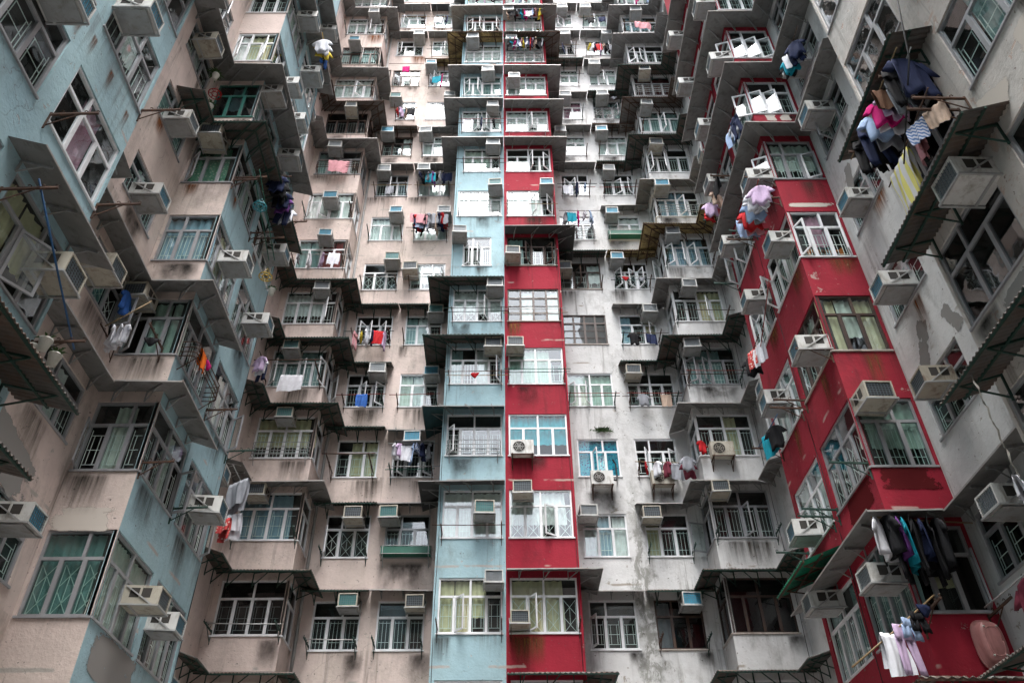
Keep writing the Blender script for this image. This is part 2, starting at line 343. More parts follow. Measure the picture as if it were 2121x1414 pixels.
# red tower
st('R', -1, fr='w', cur='w', can='C')
st('R', 0, fr='w', cur='y', op='1L', ac='.13lk', can='F', ex='b'); st('R', 1, cur='w', ac='.22tk', ex=''); st('R', 2, cur='w', ac='', gl='glasst', ex='S', gr=False)
st('R', 3, cur='g', ac='.13tk', gl='glassg', ex='r'); st('R', 4, fr='b', cur='kwkw', n=4, gl='glass', gr='grid'); st('R', 5, fr='b', cur='ekk', op='1R 3L', ac='.08lk', can='D', n=4)
st('R', 6, cur='eewk', op='2L 3R', ac='.86tb'); st('R', 7, cur='k', op='2L 3R', can='F'); st('R', 8, cur='w', can='F', ex='g'); st('R', 9, cur='w', ac='.20mg', can='F', ex='b')
st('R', 10, cur='w', ac='.15tg', can='K', ex='grL16mix'); st('R', 11, cur='w', ac='.05tg', can='F', ex='grL10mix'); st('R', 12, can='F', ex='rL8mix'); st('R', 13, can='F')
# outer pink column
st('P1', 0, cur='k', ac='.78tt', can='C', ex='r'); st('P1', 1, fr='w', cur='k', op='0L', ac='.66tk', can='C', ex='b'); st('P1', 2, cur='kyy', can='C', ex='B')
st('P1', 3, cur='k', op='1L 2R', ac='.80tg', can='C', ex='rL1blue'); st('P1', 4, cur='k', op='0R 1L 2L', can='C', ex='rL6mix'); st('P1', 5, cur='k', ac='.84tt', ex='r'); st('P1', 6, cur='w', ac='.80tb')
st('P1', 7, fr='g', cur='k', op='1L', ac='.25tg', can='F', ex='rL1grey'); st('P1', 8, fr='b', cur='kkw', ac='.18tb', can='K', ex='b'); st('P1', 9, cur='b', ac='-.02tt', x=(.9, 1.8), n=2, ex='rL4mix')
st('P1', 10, fr='b', cur='kww', op='0R', ex='grL1magenta'); st('P1', 11, cur='k', ac='.85tg', can='F'); st('P1', 12, cur='w', op='0R', can='F', ex='r'); st('P1', 13, can='F')
# inner pink column
st('P2', 0, cur='k', ac='.82tk', can='F'); st('P2', 1, fr='g', cur='k', ac='.12tt', can='D', ex='T'); st('P2', 2, cur='k', op='0R 2R', ac='.50tb', can='T', ex='rL7cool')
st('P2', 3, cur='gwk', ac='.85tb', ex='r'); st('P2', 4, cur='ewk', ac='.84tt', can='C', ex='b'); st('P2', 5, cur='w', ac='.05mk', ex='r'); st('P2', 6, cur='w', ac='.9tg', ex='rL12big')
st('P2', 7, fr='g', cur='w', ac='.18tg', can='F', ex='rL9dark'); st('P2', 8, cur='w', op='2R', ac='.12tg', can='F', ex='b'); st('P2', 9, cur='w', ac='.88tg', x=(2.32, 3.6)); st('P2', 10, cur='w', op='0R', ac='.08tb', can='Y', ex='rL5mix')
st('P2', 11, cur='w', op='1R', ac='.92tg', can='F'); st('P2', 12, cur='w', ac='.8tg', ex='rL3mix', can='D'); st('P2', 13, can='F')
# pink corner bay
st('P0', -1, can='C'); st('P0', 0, fr='w', cur='k', can='C', gl='glassd', n=4); st('P0', 1, fr='w', cur='b', ac='.30tk', can='F', ex='b', n=4); st('P0', 2, fr='w', cur='y', ac='.50tt', can='C', ex='g')
st('P0', 3, cur='e', op='0L 2L 3R', ac='.38tt', can='C', ex='BL1white'); st('P0', 4, cur='w', op='3L', ac='.72tg', can='C'); st('P0', 5, cur='eerr', ac='.58tb', gr=False, ex='rL4cool'); st('P0', 6, cur='w', ac='.55mb', ex='b')
st('P0', 7, fr='g', cur='ekk', ac='.40tg', can='F', ex='G'); st('P0', 8, fr='b', cur='k', ac='.60tk', can='K', ex='b', gl='glassd'); st('P0', 9, cur='w', op='2R', can='F', ex='r'); st('P0', 10, fr='b', cur='e', op='2L 3R', ac='.35tb', can='')
st('P0', 11, cur='w', op='2L', ac='.72tg', can='F'); st('P0', 12, cur='w', can='F', ex='grL5mix'); st('P0', 13, can='F')
# inner white column
st('W1', 0, fr='w', cur='k', op='0L', can='F'); st('W1', 1, cur='wbw', ac='.10th'); st('W1', 2, cur='f', ex='S', gl='glasst'); st('W1', 3, cur='g', gl='glassg', x=(.12, 1.72), n=4, ex='r'); st('W1', 4, fr='b', cur='k', gr='grid', x=(.10, 1.72), n=4)
st('W1', 5, fr='b', cur='kkw', op='1L', ac='.03mk', can='C', x=(.12, 1.72)); st('W1', 6, cur='k', op='0L', ex='grL5mix', x=(.25, 1.7)); st('W1', 7, cur='k', op='0R 1L', can='F', x=(.42, 1.62), ex='rL3cool')
st('W1', 8, cur='w', ac='.12tg', can='F', ex='b'); st('W1', 9, fr='w', cur='p', ac='.40tg', can='F', ex='r'); st('W1', 10, cur='w', can='C', ex='r'); st('W1', 11, cur='k', ac='.62tg', ex='rL3mix', can='F')
st('W1', 12, cur='w', op='1R', ac='.60tg', can='F'); st('W1', 13, can='F')
# outer white column
st('W2', 0, fr='b', cur='wkk', ac='.72tb', can='C', gl='glassd', ex='b', gr=False); st('W2', 1, cur='ykk', ac='.14tk', can='F'); st('W2', 2, cur='k', op='0R 2R', ex='SrL4red'); st('W2', 3, cur='kkkk', n=4, ac='.12tk', can='C', x=(2.2, 3.85), ex='rL2grey')
st('W2', 4, cur='bky', ac='.78tg', can='F', ex='rL2dark'); st('W2', 5, cur='k', op='0L 1R 2L', ac='.08tb', can='Y', ex='rL2red'); st('W2', 6, cur='w', ac='.12tb', can='F', ex='T'); st('W2', 7, fr='w', cur='k', op='1L 2R', ac='.20tg', can='C', ex='r')
st('W2', 8, cur='w', ac='.15tb', can='K'); st('W2', 9, fr='g', cur='kee', ac='.32tg', can='C', ex='gL2red'); st('W2', 10, cur='w', op='1R', ac='.18tg', can='F'); st('W2', 11, cur='w', ac='.80tg', can='F', ex='rL9mix')
st('W2', 12, cur='w', op='1R', ac='.12tg', can='F', ex='rL2dark'); st('W2', 13, can='F')
# white corner bay
st('W3', -1, can='C'); st('W3', 0, fr='b', cur='k', can='C', gl='glassd', gr=False); st('W3', 1, fr='g', cur='k', ac='.14tk', can='F', ex='b'); st('W3', 2, cur='kkyk', can='F', ex='S'); st('W3', 3, fr='g', cur='e', ac='.15tg', can='C', ex='r')
st('W3', 4, cur='kkyy', ac='.30tg', can='F'); st('W3', 5, cur='b', op='0L 1R 2L', ac='.20tg', can='Y'); st('W3', 6, cur='b', ac='.14tb', can='F', ex='g'); st('W3', 7, fr='w', cur='k', ac='.2tk', can='C'); st('W3', 8, cur='e', ac='.08tg', can='K')
st('W3', 9, fr='g', cur='r', ac='.3tk', can='C', ex='g', gl='glassd'); st('W3', 10, cur='k', op='0L 1R', can='F'); st('W3', 11, cur='b', ac='.4tg', can='F', ex='rL1pink'); st('W3', 12, cur='w', can='F', ex='rL5mix'); st('W3', 13, can='F')
# pink front of the turquoise bay
st('LCf', -2); st('LCf', -1, fr='g', cur='e', gl='glassg', gr=True); st('LCf', 0, fr='g', cur='kgk', op='0L', can='F', gl='glass'); st('LCf', 1, fr='g', cur='kgg', op='0L', ac='.16tk', can='F', gl='glassg', gr=False, ex='')
st('LCf', 2, fr='g', cur='b', ex=''); st('LCf', 3, fr='g', cur='l', op='0L', ac='.45tk', can='C', gr=False); st('LCf', 4, fr='n', cur='kek', can='F', gl='glassd', gr=False); st('LCf', 5, fr='w', cur='wyy', op='0L 2L'); st('LCf', 6, cur='k', can='F'); st('LCf', 7, can='F')
for k in range(-2, 8): st('LC1', k, fr='g', cur=random.choice(['kkgk', 'e', 'kyk', 'g', 'kkk']), op='3R' if k in (0, 5) else '', gl=random.choice(['glass', 'glassg', 'glass']), gr=True)
for k in range(-2, 9): st('LC2', k, fr='g' if k < 3 else 'w', cur=random.choice(['kkgk', 'kwk', 'wkw', 'kkk']), op='3R' if k in (1, 0) else ('2R' if k == 5 else ''), gl='glass')
S['LC1'][-1]['ac'] = '.62mc'; S['LC1'][2]['ac'] = '.45mg'; S['LC1'][4]['ac'] = '.05ta'; S['LC1'][5]['ac'] = '.55lb'; S['LC1'][6]['ac'] = '.55tb'
S['LC2'][-1]['ac'] = '.12mb'; S['LC2'][0]['ac'] = '.42mb'; S['LC2'][2]['ac'] = '.55mb'; S['LC2'][3]['ac'] = '.6mb'; S['LC2'][4]['ac'] = '.2tb'; S['LC2'][5]['ac'] = '.1lb'; S['LC2'][6]['ac'] = '.15lb'; S['LC2'][7]['ac'] = '.5tb'
S['LC2'][1]['ex'] = 'b'; S['LC1'][0]['ex'] = 'b'; S['LC1'][3]['ex'] = 'b'; S['LC2'][4]['ex'] = 'b'; S['LC1'][1]['ex'] = 'G'
for k in range(-2, 7): st('LR1', k, fr='g', cur=random.choice(['kek', 'e', 'kwk']), gl='glassg' if k in (1, 2) else 'glass', op='2R' if k == 1 else ('1R' if k == 5 else ''))
S['LR1'][-1]['ac'] = '.4mb'; S['LR1'][1]['ac'] = '.05lk'; S['LR1'][2]['ac'] = '.38lb'; S['LR1'][3]['ac'] = '.38lg'; S['LR1'][4]['ac'] = '.3mk'
for k in range(-1, 11): st('LR2', k, fr='g', cur='k', gl='glass'); S['LR2'][k]['ac'] = '.6mb' if k % 2 else ''
for k in range(-2, 5): st('A1', k, fr='g', cur=['k', 'k', 'yyk', 'kpk', 'kwk', 'k', 'k'][k+2], gl='glass', gr=(k == 2))
for k in range(-1, 5): st('A2', k, fr='g', cur=['k', 'yky', 'kkk', 'k', 'k', 'k'][k+1], gl='glass')
S['A1'][1]['fr'] = 'w'; S['A1'][1]['gr'] = False
S['A1'][0].update(op='1L', ac='.72mk'); S['A1'][2]['ac'] = '.12mb'; S['A1'][0]['can'] = 'F'; S['A1'][-1]['can'] = 'C'; S['A2'][1]['ac'] = '.55tb'; S['A1'][3]['can'] = 'F'
# right side
st('RCf', -2); st('RCf', -1, fr='g', cur='kyk', op='2R', can='F', gr=False); st('RCf', 0, fr='g', cur='g', ac='.25tk', gl='glassg'); st('RCf', 1, fr='b', cur='ygy', gr=False); st('RCf', 2, fr='w', cur='kpk', op='0L 2R', gr=True)
st('RCf', 3, fr='g', cur='g', op='2L', can='F'); st('RCf', 4, cur='k', op='0L', can='F'); st('RCf', 5, fr='w', cur='k', op='0R 1L 2L', can='F'); st('RCf', 6, cur='k', can='F'); st('RCf', 7, can='F')
for k in range(-2, 8): st('RC1', k, fr='b' if k == 1 else ('w' if k > 1 else 'g'), cur=random.choice(['kgk', 'e', 'kkk', 'ggk']), op={2: '0L 2L', 3: '1L', 4: '3L', 5: '3L', -1: ''}.get(k, ''), gl='glass')
for k in range(-2, 9): st('RC2', k, fr='w', cur=random.choice(['kwk', 'kkk', 'wkw', 'eke']), op={1: '0L', 2: '1L 3L', 3: '0L 2L', 5: '1L'}.get(k, ''), gl='glass')
for k, a in {-1: '.90mg', 1: '.93lb', 2: '.85mb', 3: '.86lb', 5: '.85lg', 6: '.85mg'}.items(): S['RC1'][k]['ac'] = a
for k, a in {-1: '.5tg', 0: '.45lb', 1: '.55mb', 2: '.9mb', 3: '.55mb', 4: '.5mg', 5: '.7lb', 6: '.4mb', 7: '.5mg'}.items(): S['RC2'][k]['ac'] = a
S['RC1'][3]['op'] = '1L 3R70'; S['RC1'][4]['op'] = '3R77'; S['RC1'][5]['op'] = '3R75'; S['RCf'][3]['op'] = '2L20'; S['RCf'][4]['op'] = '0L17 1L24'; S['RCf'][5]['op'] = '0L16 1L24 2L20'
S['RC2'][1]['ex'] = 'b'; S['RC1'][0]['ex'] = 'b'; S['RC2'][0]['ex'] = 'b'; S['RC1'][3]['ex'] = 'b'; S['RC1'][1]['ex'] = 'b'; S['RC2'][3]['ex'] = 'b'; S['RC2'][4]['ex'] = 'rL4mix'
for k in range(-2, 7): st('RR1', k, fr='g', cur=random.choice(['kek', 'k', 'kwk']), gl='glass', op='1L' if k in (3, 4) else '')
S['RR1'][-1]['ac'] = '.93mg'; S['RR1'][0]['ac'] = '.55mr'; S['RR1'][1]['ac'] = '.6lb'; S['RR1'][2]['ac'] = '.5lb'; S['RR1'][3]['ac'] = '.5mb'; S['RR1'][4]['ac'] = '.5lb'
for k in range(-1, 11): st('RR2', k, fr='g', cur='k', gl='glass'); S['RR2'][k]['ac'] = '.4mb' if k % 2 == 0 or k == 5 else ''
for k in range(-2, 5): st('D1', k, fr='g', cur='k', gl='glassd' if k in (0, 1) else 'glass', gr=False)
for k in range(-1, 5): st('D2', k, fr='g', cur=['k', 'k', 'kek', 'k', 'k', 'k'][k+1], gl='glass')
S['D1'][0]['ac'] = '.93th'; S['D1'][0]['can'] = 'C'; S['D1'][-1]['can'] = 'C'; S['D1'][1]['can'] = 'C'; S['D2'][2]['can'] = 'K'
for c in ('P0s', 'W3s'):
    for k in range(-1, 14):
        par = S['P0' if c == 'P0s' else 'W3'].get(k) or dict(fr='w', gl='glass')
        st(c, k, fr=par['fr'], cur='k', gl=par['gl'], op='1R' if (c, k) in (('P0s', 3), ('P0s', 10)) else ('0L' if (c, k) in (('W3s', 1), ('W3s', 5)) else ''), gr=False)
for c in COL:
    for k in range(COL[c][4], COL[c][5] + 1):
        if k not in S[c]: st(c, k, cur='w')
rx_ = random.Random(11)
for c in ('P0', 'P1', 'P2', 'W1', 'W2', 'W3', 'B', 'R'):
    for k in range(0, 13):
        d = S[c][k]
        if not d['ex'] and rx_.random() < .55: d['ex'] = rx_.choice(('b', 'b', 'r'))
        if not d['op'] and d['gr'] is True and rx_.random() < .3: d['op'] = rx_.choice(('0L', '2R', '1L', '2L', '0L 1R'))

# ------------------------------------------------------------------ buildings
def opening(col, k):
    i, s0, s1, n, ka, kb, lift, h, rd, nm = COL[col]; d = S[col][k]
    if d['x']: s0, s1 = d['x']
    z = sill(k) + lift
    return i, s0, s1, z, z + h
RV = .10
def wall_panel(mb, i, cols, mat, band=None):
    a, u, n, l = seg(i)
    holes = []
    for c in cols:
        for k in range(COL[c][4], COL[c][5] + 1):
            _, s0, s1, z0, z1 = opening(c, k); holes.append((s0, s1, z0, z1))
    zs = sorted({GROUND, TOP} | {round(h[2], 4) for h in holes} | {round(h[3], 4) for h in holes})
    for za, zb in zip(zs, zs[1:]):
        hs = sorted(h for h in holes if h[2] < zb - .001 and h[3] > za + .001)
        s = 0.
        for h in hs + [(l, l, 0, 0)]:
            if h[0] > s + .001: mb.face([W(i, s, za), W(i, h[0], za), W(i, h[0], zb), W(i, s, zb)], mat)
            s = max(s, h[1])
    for s0, s1, z0, z1 in holes:
        d = -RV
        mb.face([W(i, s0, z0), W(i, s1, z0), W(i, s1, z0, d), W(i, s0, z0, d)], mat)
        mb.face([W(i, s0, z1, d), W(i, s1, z1, d), W(i, s1, z1), W(i, s0, z1)], mat)
        mb.face([W(i, s0, z0), W(i, s0, z0, d), W(i, s0, z1, d), W(i, s0, z1)], mat)
        mb.face([W(i, s1, z0, d), W(i, s1, z0), W(i, s1, z1), W(i, s1, z1, d)], mat)

# window pieces in a local frame: x along the wall, -y outward, z up from the sill
def pane_layout(w, h, n, rnd):
    tr = h * .66; top = []
    if n >= 4: top = [(0, w*.5), (w*.5, w)]
    elif n == 3: top = [(0, w*.62), (w*.62, w)] if rnd.random() < .6 else [(0, w*.36), (w*.36, w)]
    else: top = [(0, w)]
    bot = [(w*j/n, w*(j+1)/n) for j in range(n)]
    return tr, top, bot
def frame_rect(mb, x0, x1, z0, z1, t, y0, y1, m):
    mb.box(x0, x1, y0, y1, z0, z0 + t, m); mb.box(x0, x1, y0, y1, z1 - t, z1, m)
    mb.box(x0, x0 + t, y0, y1, z0 + t, z1 - t, m); mb.box(x1 - t, x1, y0, y1, z0 + t, z1 - t, m)
def make_window(col, k, parent):
    i, s0, s1, z0, z1 = opening(col, k); d = S[col][k]; w = s1 - s0; h = z1 - z0; n = d['n'] or COL[col][3]; rd = COL[col][8]
    rnd = random.Random(hash((col, k)) % 99991 if False else sum(map(ord, col)) * 131 + k * 17)
    fm = 'f' + d['fr']
    loc = W(i, s0, z0) - parent.location
    tr, top, bot = pane_layout(w, h, n, rnd)
    if d['gr'] == 'grid': tr = h * .72; top = bot
    ya, yb = .03, .085
    mb = MB(); t = .05
    frame_rect(mb, 0, w, 0, h, t, ya, yb, fm)
    mb.box(t, w - t, ya, yb, tr - .03, tr + .03, fm)
    for a, b in top[:-1]: mb.box(b - .028, b + .028, ya, yb, tr + .03, h - t, fm)
    for a, b in bot[:-1]: mb.box(b - .04, b + .04, ya, yb, t, tr - .03, fm)
    # projecting sill and the room behind, one shell
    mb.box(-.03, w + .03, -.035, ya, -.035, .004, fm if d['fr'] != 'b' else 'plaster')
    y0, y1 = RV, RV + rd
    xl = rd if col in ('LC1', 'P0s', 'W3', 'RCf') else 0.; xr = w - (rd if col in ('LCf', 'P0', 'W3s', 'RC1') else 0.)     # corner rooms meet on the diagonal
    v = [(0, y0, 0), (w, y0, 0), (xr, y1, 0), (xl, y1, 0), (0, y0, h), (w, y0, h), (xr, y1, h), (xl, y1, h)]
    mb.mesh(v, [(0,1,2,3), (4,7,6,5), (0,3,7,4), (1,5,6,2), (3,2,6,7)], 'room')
    wo = mb.build('window', parent); wo.location = loc; wo.rotation_euler.z = rot(i)
    # panes
    opens = {}
    for tok in d['op'].split():
        opens[int(tok[0])] = (tok[1], int(tok[2:]) if len(tok) > 2 else rnd.randint(35, 75))
    g = MB(); yg = .058
    for a, b in top: g.face([(a + .03, yg, tr + .03), (b - .03, yg, tr + .03), (b - .03, yg, h - .04), (a + .03, yg, h - .04)], d['gl'])
    for j, (a, b) in enumerate(bot):
        if j in opens: continue
        g.face([(a + .03, yg, .04), (b - .03, yg, .04), (b - .03, yg, tr - .03), (a + .03, yg, tr - .03)], d['gl'])
        if fm != 'fb' or d['gr'] != 'grid':
            pass
    g.build('glazing', wo)
    for j, (hs, ang) in opens.items():
        if j >= len(bot): continue
        a, b = bot[j]; ww = b - a - .06; hh = tr - .07
        m2 = MB(); x0, x1 = (0, ww) if hs == 'L' else (-ww, 0)
        frame_rect(m2, x0, x1, 0, hh, .045, -.016, .016, fm)
        m2.face([(x0 + .03, 0, .03), (x1 - .03, 0, .03), (x1 - .03, 0, hh - .03), (x0 + .03, 0, hh - .03)], d['gl'])
        so = m2.build('sash', wo); so.location = (a + .03 if hs == 'L' else b - .03, ya - .005, .04)
        so.rotation_euler.z = math.radians(-ang if hs == 'L' else ang)
    # security grille behind the glass
    if d['gr']:
        q = MB(); yy = .108; bw = .0105
        def rb(x0, z0_, x1, z1_): q.bar((x0, yy, z0_), (x1, yy, z1_), bw, 'grille' if d['gr'] != 'grid' else fm)
        if d['gr'] == 'grid':
            for zz in (tr * .33, tr * .66): q.bar((0.03, .05, zz), (w - .03, .05, zz), .025, fm)
        else:
            style = rnd.choice((0, 0, 0, 2, 2, 1))
            for a, b in bot:
                x0, x1 = a + .07, b - .07; xm = (x0 + x1) / 2; za, zb = .06, tr - .08
                if style == 0:
                    rb(x0, za, x0, zb); rb(x1, za, x1, zb); rb(x0, zb - .12, x1, zb - .12); rb(x0, za + .12, x1, za + .12); rb(x0 + .07, za + .12, x0 + .07, zb - .12); rb(x1 - .07, za + .12, x1 - .07, zb - .12); rb(x0, (za+zb)/2, x1, (za+zb)/2)
                elif style == 1:
                    rb(x0, za, x0, zb); rb(x1, za, x1, zb); rb(x0, zb, x1, zb - .4); rb(x1, zb, x0, zb - .4); rb(x0, za, x1, za + .4); rb(x1, za, x0, za + .4); rb(xm, za + .2, xm, zb - .2)
                else:
                    for f_ in (0, .33, .67, 1): rb(x0 + (x1 - x0) * f_, za, x0 + (x1 - x0) * f_, zb)
                    rb(x0, zb - .05, x1, zb - .05); rb(x0, za + .2, x1, za + .2)
        q.build('grille', wo)
    # curtains, one mesh per window
    cs = d['cur']
    if any(ch in CUR and ch != 'k' or ch in 'fl' for ch in cs):
        q = MB(); cn = len(cs) if len(cs) > 1 else 1
        for j in range(cn):
            ch = cs[j]
            if ch == 'k': continue
            xa, xb = w * j / cn + .01, w * (j + 1) / cn - .01
            if cn == 1 and rnd.random() < .3: xb -= w * rnd.uniform(.05, .3)
            ph = rnd.random() * 6; fq = rnd.uniform(16, 26); zt = h - .05; zb = .02 if rnd.random() < .8 else h * .3
            q.grid(lambda a, b: (xa + (xb - xa) * (a + .02 * math.sin(b * 3 + a * 20)), 0.145 + .022 * math.sin(a * (xb - xa) * fq * 1.7 + ph + b * .8) + .010 * math.sin(a * 31 + b * 5), zb + (zt - zb) * b), max(14, int((xb - xa) * 34)), 3, 'cur' + ch)
        q.build('curtain', wo, True)
    return wo

BLD = [
 ('near turquoise apartment block filling the left edge, its wall running past the camera', [0, 1], {0: 'blue', 1: 'blue'}, [(-16, 9.25), (-16, -10)]),
 ('pink recess and protruding turquoise bay of flats along the left side of the court', [2, 3, 4, 5], {2: 'pink', 3: 'pink', 4: 'blue', 5: 'pink'}, [(-16, 17.2), (-16, 9.25)]),
 ('pink apartment facade at the back of the court, left of the turquoise tower', [6, 7, 8, 9], {6: 'pink', 7: 'pink', 8: 'pink', 9: 'pink'}, [(-1.95, 31), (-16, 31), (-16, 17.2)]),
 ('slim turquoise tower of flats in the middle, against the red tower', [10, 11], {10: 'blue', 11: 'blue'}, [(.05, 31), (-1.95, 31)]),
 ('slim red tower of flats in the middle, right of the turquoise tower', [12, 13], {12: 'red', 13: 'red'}, [(2.12, 31), (.05, 31)]),
 ('stained white apartment facade at the back of the court, right of the red tower', [14, 15, 16, 17], {14: 'white', 15: 'white', 16: 'white', 17: 'white'}, [(16, 17.2), (16, 31), (2.12, 31)]),
 ('bright red projecting bay of flats on the right side of the court', [18, 19, 20], {18: 'red', 19: 'red', 20: 'red'}, [(16, 13.1), (16, 17.2)]),
 ('near white apartment block with peeling paint filling the right edge', [21, 22, 23], {21: 'white', 22: 'cream', 23: 'cream'}, [(16, -10), (16, 13.1)]),
]
BOBJ = []
SEG_BLD = {}
for label, segs, mats, outer in BLD:
    a = P[segs[0]]
    root = empty('apartment_block', (a[0], a[1], GROUND), 0, label, 'apartment block', 'apartment blocks round the court'); BOBJ.append(root)
    for mat in dict.fromkeys(mats[s] for s in segs):
        mb = MB()
        for s in segs:
            if mats[s] == mat:
                wall_panel(mb, s, [c for c in COL if COL[c][0] == s], mat)
        # bring to the root's local frame
        mb.v = [(x - a[0], y - a[1], z - GROUND) for x, y, z in mb.v]
        mb.build('wall', root)
    outline = [P[s] for s in segs] + [P[segs[-1] + 1]] + outer
    mb = MB()
    mb.face([(x - a[0], y - a[1], TOP - GROUND) for x, y in outline], 'roof')
    for (x0, y0), (x1, y1) in zip(outline, outline[1:] + outline[:1]):      # parapet and outer shell
        mb.face([(x0 - a[0], y0 - a[1], TOP - GROUND), (x1 - a[0], y1 - a[1], TOP - GROUND), (x1 - a[0], y1 - a[1], TOP + 1 - GROUND), (x0 - a[0], y0 - a[1], TOP + 1 - GROUND)], 'roof')
    mb.build('roof', root)
    mb = MB(); ou = [P[segs[-1] + 1]] + outer + [P[segs[0]]]
    for (x0, y0), (x1, y1) in zip(ou, ou[1:]): mb.face([(x0 - a[0], y0 - a[1], 0), (x1 - a[0], y1 - a[1], 0), (x1 - a[0], y1 - a[1], TOP - GROUND), (x0 - a[0], y0 - a[1], TOP - GROUND)], 'conc')
    mb.build('party_wall', root)
    for s in segs: SEG_BLD[s] = root
for c in COL:
    for k in range(COL[c][4], COL[c][5] + 1):
        make_window(c, k, SEG_BLD[COL[c][0]])

# ------------------------------------------------------------------ air conditioners
AC_PROTO = {}
ACW, ACH, ACD = .53, .37, .60
KINDS = {'b': ('acw', 'coilb', 'white', 'blue'), 'k': ('acc', 'coilk', 'cream', 'dark'), 'g': ('acw', 'coilg', 'white', 'grey'), 't': ('acc', 'coilt', 'cream', 'teal'),
         'a': ('acg', 'coilg', 'dingy grey', 'dull'), 'c': ('acc', 'coilg', 'cream', 'grey'), 'h': ('acw', 'coilg', 'clean white', 'grey'), 'r': ('acr', 'coilk', 'rust stained', 'dark')}
def ac_proto(kd):
    if kd in AC_PROTO: return copy_tree(AC_PROTO[kd])
    case, coil, _, _ = KINDS[kd]; w, h, d = ACW / 2, ACH, ACD; t = .03
    r = empty('air_conditioner')
    m = MB()   # casing with a recessed outer face: x across, -y outward, z up
    m.mesh([(-w, .04, 0), (w, .04, 0), (w, .04, h), (-w, .04, h), (-w, -d, 0), (w, -d, 0), (w, -d, h), (-w, -d, h),
            (-w + t, -d, t), (w - t, -d, t), (w - t, -d, h - t), (-w + t, -d, h - t), (-w + t, -d + .04, t), (w - t, -d + .04, t), (w - t, -d + .04, h - t), (-w + t, -d + .04, h - t)],
           [(0,4,5,1), (3,2,6,7), (0,3,7,4), (1,5,6,2), (4,8,9,5), (5,9,10,6), (6,10,11,7), (7,11,8,4), (8,12,13,9), (9,13,14,10), (10,14,15,11), (11,15,12,8)], case)
    m.build('casing', r)
    m = MB(); m.face([(-w + t, -d + .035, t), (w - t, -d + .035, t), (w - t, -d + .035, h - t), (-w + t, -d + .035, h - t)], coil)
    for j in range(1, 8): m.box(-w + t + j * (2*w - 2*t) / 8 - .0025, -w + t + j * (2*w - 2*t) / 8 + .0025, -d + .012, -d + .022, t, h - t, 'fin')
    for j in range(1, 6): m.box(-w + t, w - t, -d + .008, -d + .014, t + j * (h - 2*t) / 6 - .003, t + j * (h - 2*t) / 6 + .003, 'fin')
    m.build('coil_guard', r)
    for sx in (-1, 1):
        m = MB(); x = sx * (w + .002)
        for y0 in (-.44, -.24):
            m.face([(x, y0, .13), (x, y0 + .16, .13), (x, y0 + .16, h - .05), (x, y0, h - .05)], 'vent')
        m.build('louvre', r)
    m = MB()
    for sx in (-1, 1):
        x = sx * (w + .02)
        m.bar((x, .04, -.015), (x, -d - .01, -.015), .03, 'steel'); m.bar((x, .0, h * .95), (x, -d * .85, -.01), .022, 'steel')
    m.bar((-w - .02, -d - .01, -.015), (w + .02, -d - .01, -.015), .03, 'steel'); m.bar((-w - .02, -.1, -.015), (w + .02, -.1, -.015), .03, 'steel')
    m.build('support_frame', r)
    if kd in 'bgt':
        m = MB(); m.box(-w + .02, w - .02, -d + .05, -.02, -.045, -.032, 'bar'); m.build('drip_tray', r)
    AC_PROTO[kd] = r; return r
for c in COL:
    for k in range(COL[c][4], COL[c][5] + 1):
        toks = S[c][k]['ac'].split()
        for tok in toks:
            i, s0, s1, z0, z1 = opening(c, k)
            fr = float(tok[:-2]); vz, kd = tok[-2], tok[-1]
            s = COL[c][1] + fr * (COL[c][2] - COL[c][1]) if not S[c][k]['x'] else s0 + fr * (s1 - s0)
            l = seg(i)[3]; s = min(max(s, ACW / 2 + .02), l - ACW / 2 - .02)
            z = {'t': z1 - ACH - .01, 'm': z0 + .55, 'l': z0 + .06}[vz]
            rr = random.Random(k * 31 + ord(c[0]) * 7 + ord(c[-1]))
            o = ac_proto(kd); o.location = W(i, s, z + rr.uniform(-.03, .03)); o.rotation_euler.z = rot(i) + rr.uniform(-.05, .05); o.rotation_euler.x = rr.uniform(.0, .04)
            sc = rr.uniform(.93, 1.08); o.scale = (sc, rr.uniform(.92, 1.1), sc)
            tag(o, f"{KINDS[kd][2]} boxed air conditioner with {KINDS[kd][3]} coil, {storey_name(c, k)} storey of the {COL[c][9]}", 'air conditioner', 'box air conditioners fixed to the facades')

